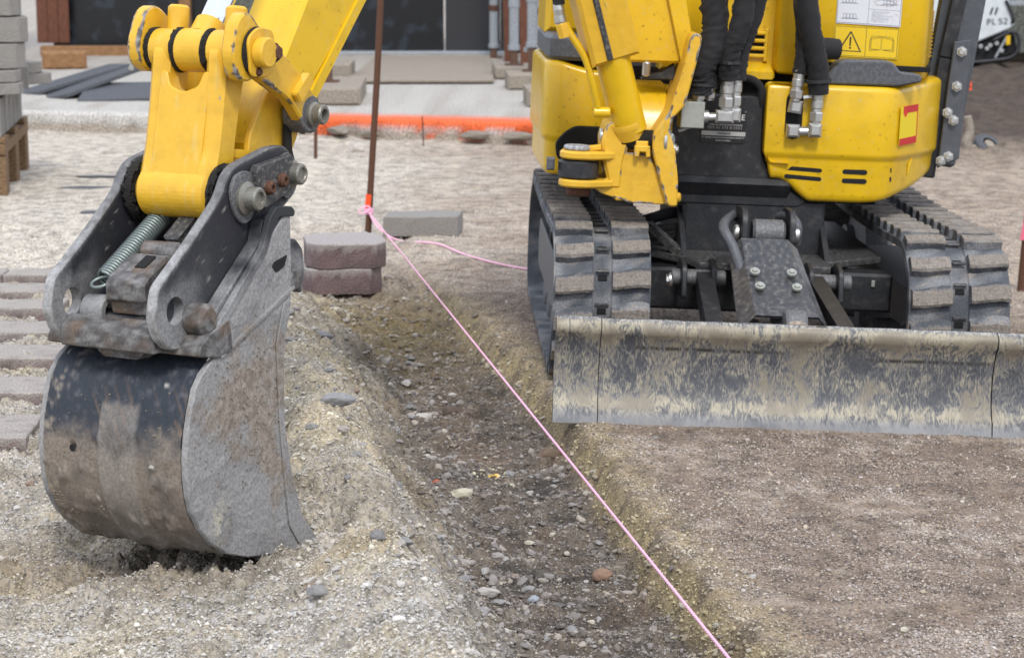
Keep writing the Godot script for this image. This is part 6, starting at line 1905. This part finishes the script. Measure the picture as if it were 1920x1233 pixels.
func building() -> void:
	var o := thing("building", "unfinished building front with dark sheeted doorways behind the terrace", "building", Transform3D(Basis(), Vector3(0, .16, -22.9)))
	part(o, "wall", box(Vector3(-2.55, 2.0, -.25), Vector3(1.15, 4.0, .3), .01), M.wall)
	part(o, "wall", box(Vector3(4.6, 2.0, -.2), Vector3(8.0, 4.0, .3), .01), M.wall)
	part(o, "wall", box(Vector3(-8.2, 2.0, -.2), Vector3(5.8, 4.0, .3), .01), M.wall)
	for k in 3:
		part(o, "cladding_board", box(Vector3(-4.98 + .115 * k, 1.72, .10), Vector3(.112, 3.2, .03), .004), M.red_wood)
	part(o, "door_sheet", box(Vector3(-4.1, 1.5, -.06), Vector3(1.60, 3.0, .04), .006), M.sheeting)
	part(o, "door_post", box(Vector3(-3.47, 1.5, .02), Vector3(.12, 3.0, .12), .006), M.wood)
	part(o, "door_sheet", box(Vector3(-3.27, 1.5, -.08), Vector3(.28, 3.0, .05), .006), M.sheeting)
	part(o, "threshold", box(Vector3(-3.9, .045, .30), Vector3(2.1, .11, .18), .008), M.wood)
	part(o, "threshold_gap", box(Vector3(-3.9, -.02, .18), Vector3(2.1, .05, .10), .004), M.gap)
	part(o, "door_panel", box(Vector3(-1.38, 1.55, -.10), Vector3(1.30, 3.1, .05), .008), M.sheeting)
	part(o, "door_panel", box(Vector3(-.42, 1.55, -.06), Vector3(.58, 3.1, .05), .008), mat(Color(.13, .13, .14), .55))
	part(o, "door_frame", box(Vector3(-.09, 1.55, -.04), Vector3(.07, 3.1, .09), .008), M.black)
	part(o, "door_panel", box(Vector3(.28, 1.55, -.10), Vector3(.65, 3.1, .05), .008), M.gap)
	part(o, "sill", box(Vector3(-1.0, .015, .06), Vector3(2.1, .03, .22), .006), M.galv)


func far_right() -> void:
	var w := thing("loader", "white compact loader partly hidden behind the excavator's grey post", "loader", Transform3D(Basis(Vector3.UP, -.12), Vector3(4.62, .45, -20.6)))
	part(w, "body_panel", prism(rounded(pv([-.62, .0, -.62, .85, .10, .85, .125, .38, .19, .125, .14, .085, -.19, -.055, -.30, -.05]), .02), -.7, 0, .012), M.white)
	for x in [-.05, -.005]:
		part(w, "vent_slot", prism(pv([x, .22, x + .018, .22, x + .038, .29, x + .020, .29]), -.01, .003, .0005), M.gap)
	part(w, "recess", prism(rounded(pv([-.28, .02, -.28, .13, -.18, .13, -.12, .08, -.20, .02]), .02), -.01, .003, .0005), M.gap)
	letters(w, "PL 52", Vector3(.025, .155, .002), .06, Color(.30, .31, .32), Basis(Vector3(0, 0, 1), .05))
	part(w, "under_frame", prism(rounded(pv([-.60, -.08, -.22, -.06, .12, .06, .20, .04, .23, -.12, .16, -.17, -.20, -.24, -.60, -.26]), .02), -.6, -.05, .01), M.deep)
	part(w, "bumper_loop", tube(spline([Vector3(.0, -.02, .01), Vector3(.16, .06, .01), Vector3(.225, .03, .01), Vector3(.235, -.10, .01), Vector3(.17, -.18, .01), Vector3(-.02, -.215, .01), Vector3(-.40, -.25, .01)], 8), .018, 10), M.black)
	part(w, "strut", span(Vector3(.02, -.19, .0), Vector3(.13, .03, .0), .025, .02), M.galv)
	part(w, "yellow_tag", box(Vector3(.135, -.02, .01), Vector3(.04, .09, .02), .006), M.yellow)
	for q in [Vector3(-.12, -.08, 0), Vector3(-.06, -.10, 0), Vector3(.08, -.12, 0), Vector3(.03, -.05, 0), Vector3(-.03, -.07, 0)]:
		part(w, "fitting", pin(q, Vector3(0, 0, 1), .020, .02), M.zinc)
	part(w, "arm_tube", span(Vector3(.14, .33, -.1), Vector3(.9, .36, -.1), .05, .05, .015), M.galv)
	part(w, "arm_hose", tube(spline([Vector3(.10, .36, .015), Vector3(.17, .20, .015), Vector3(.165, .14, .0)], 6), .016, 10), M.black)
	part(w, "leg", box(Vector3(-.35, -.38, -.35), Vector3(.5, .26, .5), .03), M.deep)
	part(w, "cab", box(Vector3(-.2, 1.1, -.38), Vector3(.7, .6, .6), .05), M.white)
	solo("site_wall", box(Vector3(7.0, .9, -24.0), Vector3(5.0, 2.2, .2), .02), mat(Color(.62, .58, .50), .9), "pale beige wall behind the white loader", "wall")
	var c := thing("beacon_post", "small orange and white ringed marker post in front of the dark bank", "marker post", Transform3D(Basis(), Vector3(3.62, .06, -17.0)))
	part(c, "foot", lathe(Vector3.ZERO, Vector3.UP, [0, 0, 0, .07, .03, .07, .05, .05, .05, 0], 18), M.white)
	for k in 4:
		part(c, "orange_ring", lathe(Vector3(0, .05 + .052 * k, 0), Vector3.UP, [0, 0, 0, .052 - .006 * k, .042, .046 - .006 * k, .042, 0], 18), M.orange)
		part(c, "ring_gap", lathe(Vector3(0, .092 + .052 * k, 0), Vector3.UP, [0, .03, .010, .03], 14), M.rust)
	var j := thing("jockey_wheel", "pale jockey wheel with a grey tyre resting on the soil behind the machine", "jockey wheel", Transform3D(Basis(Vector3.UP, .3), Vector3(3.10, .0, -14.3)))
	part(j, "stem", tube(spline([Vector3(-.03, .02, 0), Vector3(-.05, .10, 0), Vector3(-.03, .17, 0), Vector3(-.05, .27, 0)], 6), [.036, .026], 12), M.concrete)
	part(j, "fork", box(Vector3(.0, .05, 0), Vector3(.12, .06, .05), .012), M.concrete)
	part(j, "tyre", lathe(Vector3(.11, .065, .0), Vector3(.15, .75, .6), [-.03, .05, -.03, .085, -.015, .10, .015, .10, .03, .085, .03, .05], 28), M.rubber)
	part(j, "hub", pin(Vector3(.11, .065, .0) - Vector3(.15, .75, .6).normalized() * .03, Vector3(.15, .75, .6), .035, .06), M.concrete)


func _ready() -> void:
	# camera, focused on the bucket
	var cam := Camera3D.new()
	cam.name = "camera"
	add_child(cam)
	cam.position = Vector3(0, 1.56, 0)
	cam.rotation = Vector3(-atan(766.5 / 4000.0), 0, 0)
	var lens := CameraAttributesPhysical.new()
	lens.frustum_focal_length = 12.0 / (616.5 / 4000.0)
	lens.frustum_focus_distance = 5.5
	lens.exposure_aperture = 7.5
	lens.frustum_near = 0.1
	lens.frustum_far = 400.0
	cam.attributes = lens
	cam.keep_aspect = Camera3D.KEEP_HEIGHT
	cam.fov = rad_to_deg(2.0 * atan(616.5 / 4000.0))
	cam.near = 0.1
	cam.far = 400.0
	# overcast sky and a veiled sun
	var env := Environment.new()
	env.background_mode = Environment.BG_SKY
	var sky := ProceduralSkyMaterial.new()
	sky.sky_top_color = Color(0.90, 0.93, 1.0)
	sky.sky_horizon_color = Color(0.88, 0.90, 0.93)
	sky.sky_curve = 0.25
	sky.ground_bottom_color = Color(0.30, 0.27, 0.24)
	sky.ground_horizon_color = Color(0.55, 0.53, 0.50)
	var s := Sky.new()
	s.sky_material = sky
	env.sky = s
	env.tonemap_mode = Environment.TONE_MAPPER_LINEAR
	env.tonemap_exposure = 1.65
	env.sdfgi_enabled = true
	env.ssao_enabled = true
	env.ssil_enabled = true
	var we := WorldEnvironment.new()
	we.name = "environment"
	we.environment = env
	add_child(we)
	var sun := DirectionalLight3D.new()
	sun.name = "sun"
	sun.light_color = Color(1.0, 0.985, 0.96)
	sun.light_energy = 0.5
	sun.light_angular_distance = 11.0
	sun.shadow_enabled = true
	sun.rotation = Vector3(deg_to_rad(-48), deg_to_rad(8), 0)
	add_child(sun)
	rng.seed = 20240611
	n1 = noise_of(FastNoiseLite.TYPE_SIMPLEX_SMOOTH, 1.0, 1, 2)
	n2 = noise_of(FastNoiseLite.TYPE_SIMPLEX_SMOOTH, 1.0, 2, 3)
	n3 = noise_of(FastNoiseLite.TYPE_SIMPLEX_SMOOTH, 1.0, 3, 3)
	n4 = noise_of(FastNoiseLite.TYPE_SIMPLEX_SMOOTH, 1.0, 4, 4)
	nd = noise_of(FastNoiseLite.TYPE_CELLULAR, 26.0, 5, 1)
	nd.cellular_return_type = FastNoiseLite.RETURN_DISTANCE
	ne = noise_of(FastNoiseLite.TYPE_CELLULAR, 62.0, 6, 1)
	ne.cellular_return_type = FastNoiseLite.RETURN_DISTANCE
	var yaw := atan2(145.0 * cos(atan(766.5 / 4000.0)), 4000.0); var roll := deg_to_rad(2.6)
	var back := Vector3(-sin(yaw), 0, -cos(yaw))
	var side := Vector3(cos(yaw) * cos(roll), -sin(roll), -sin(yaw) * cos(roll)).normalized()
	var up := back.cross(side).normalized()
	if up.y < 0: up = -up
	machine = Transform3D(Basis(side, up, -back).orthonormalized(), Vector3(0.814, 0, -6.47))
	var a := deg_to_rad(26.5)
	arm_frame = Transform3D(Basis(Vector3(sin(a), 0, -cos(a)), Vector3.UP, Vector3(cos(a), 0, sin(a))), Vector3(-0.856, 0, -4.902))
	materials()
	ground()
	terrace()
	building()
	excavator()
	string_and_stakes()
	pavers()
	pallet_stack()
	sheets()
	far_right()
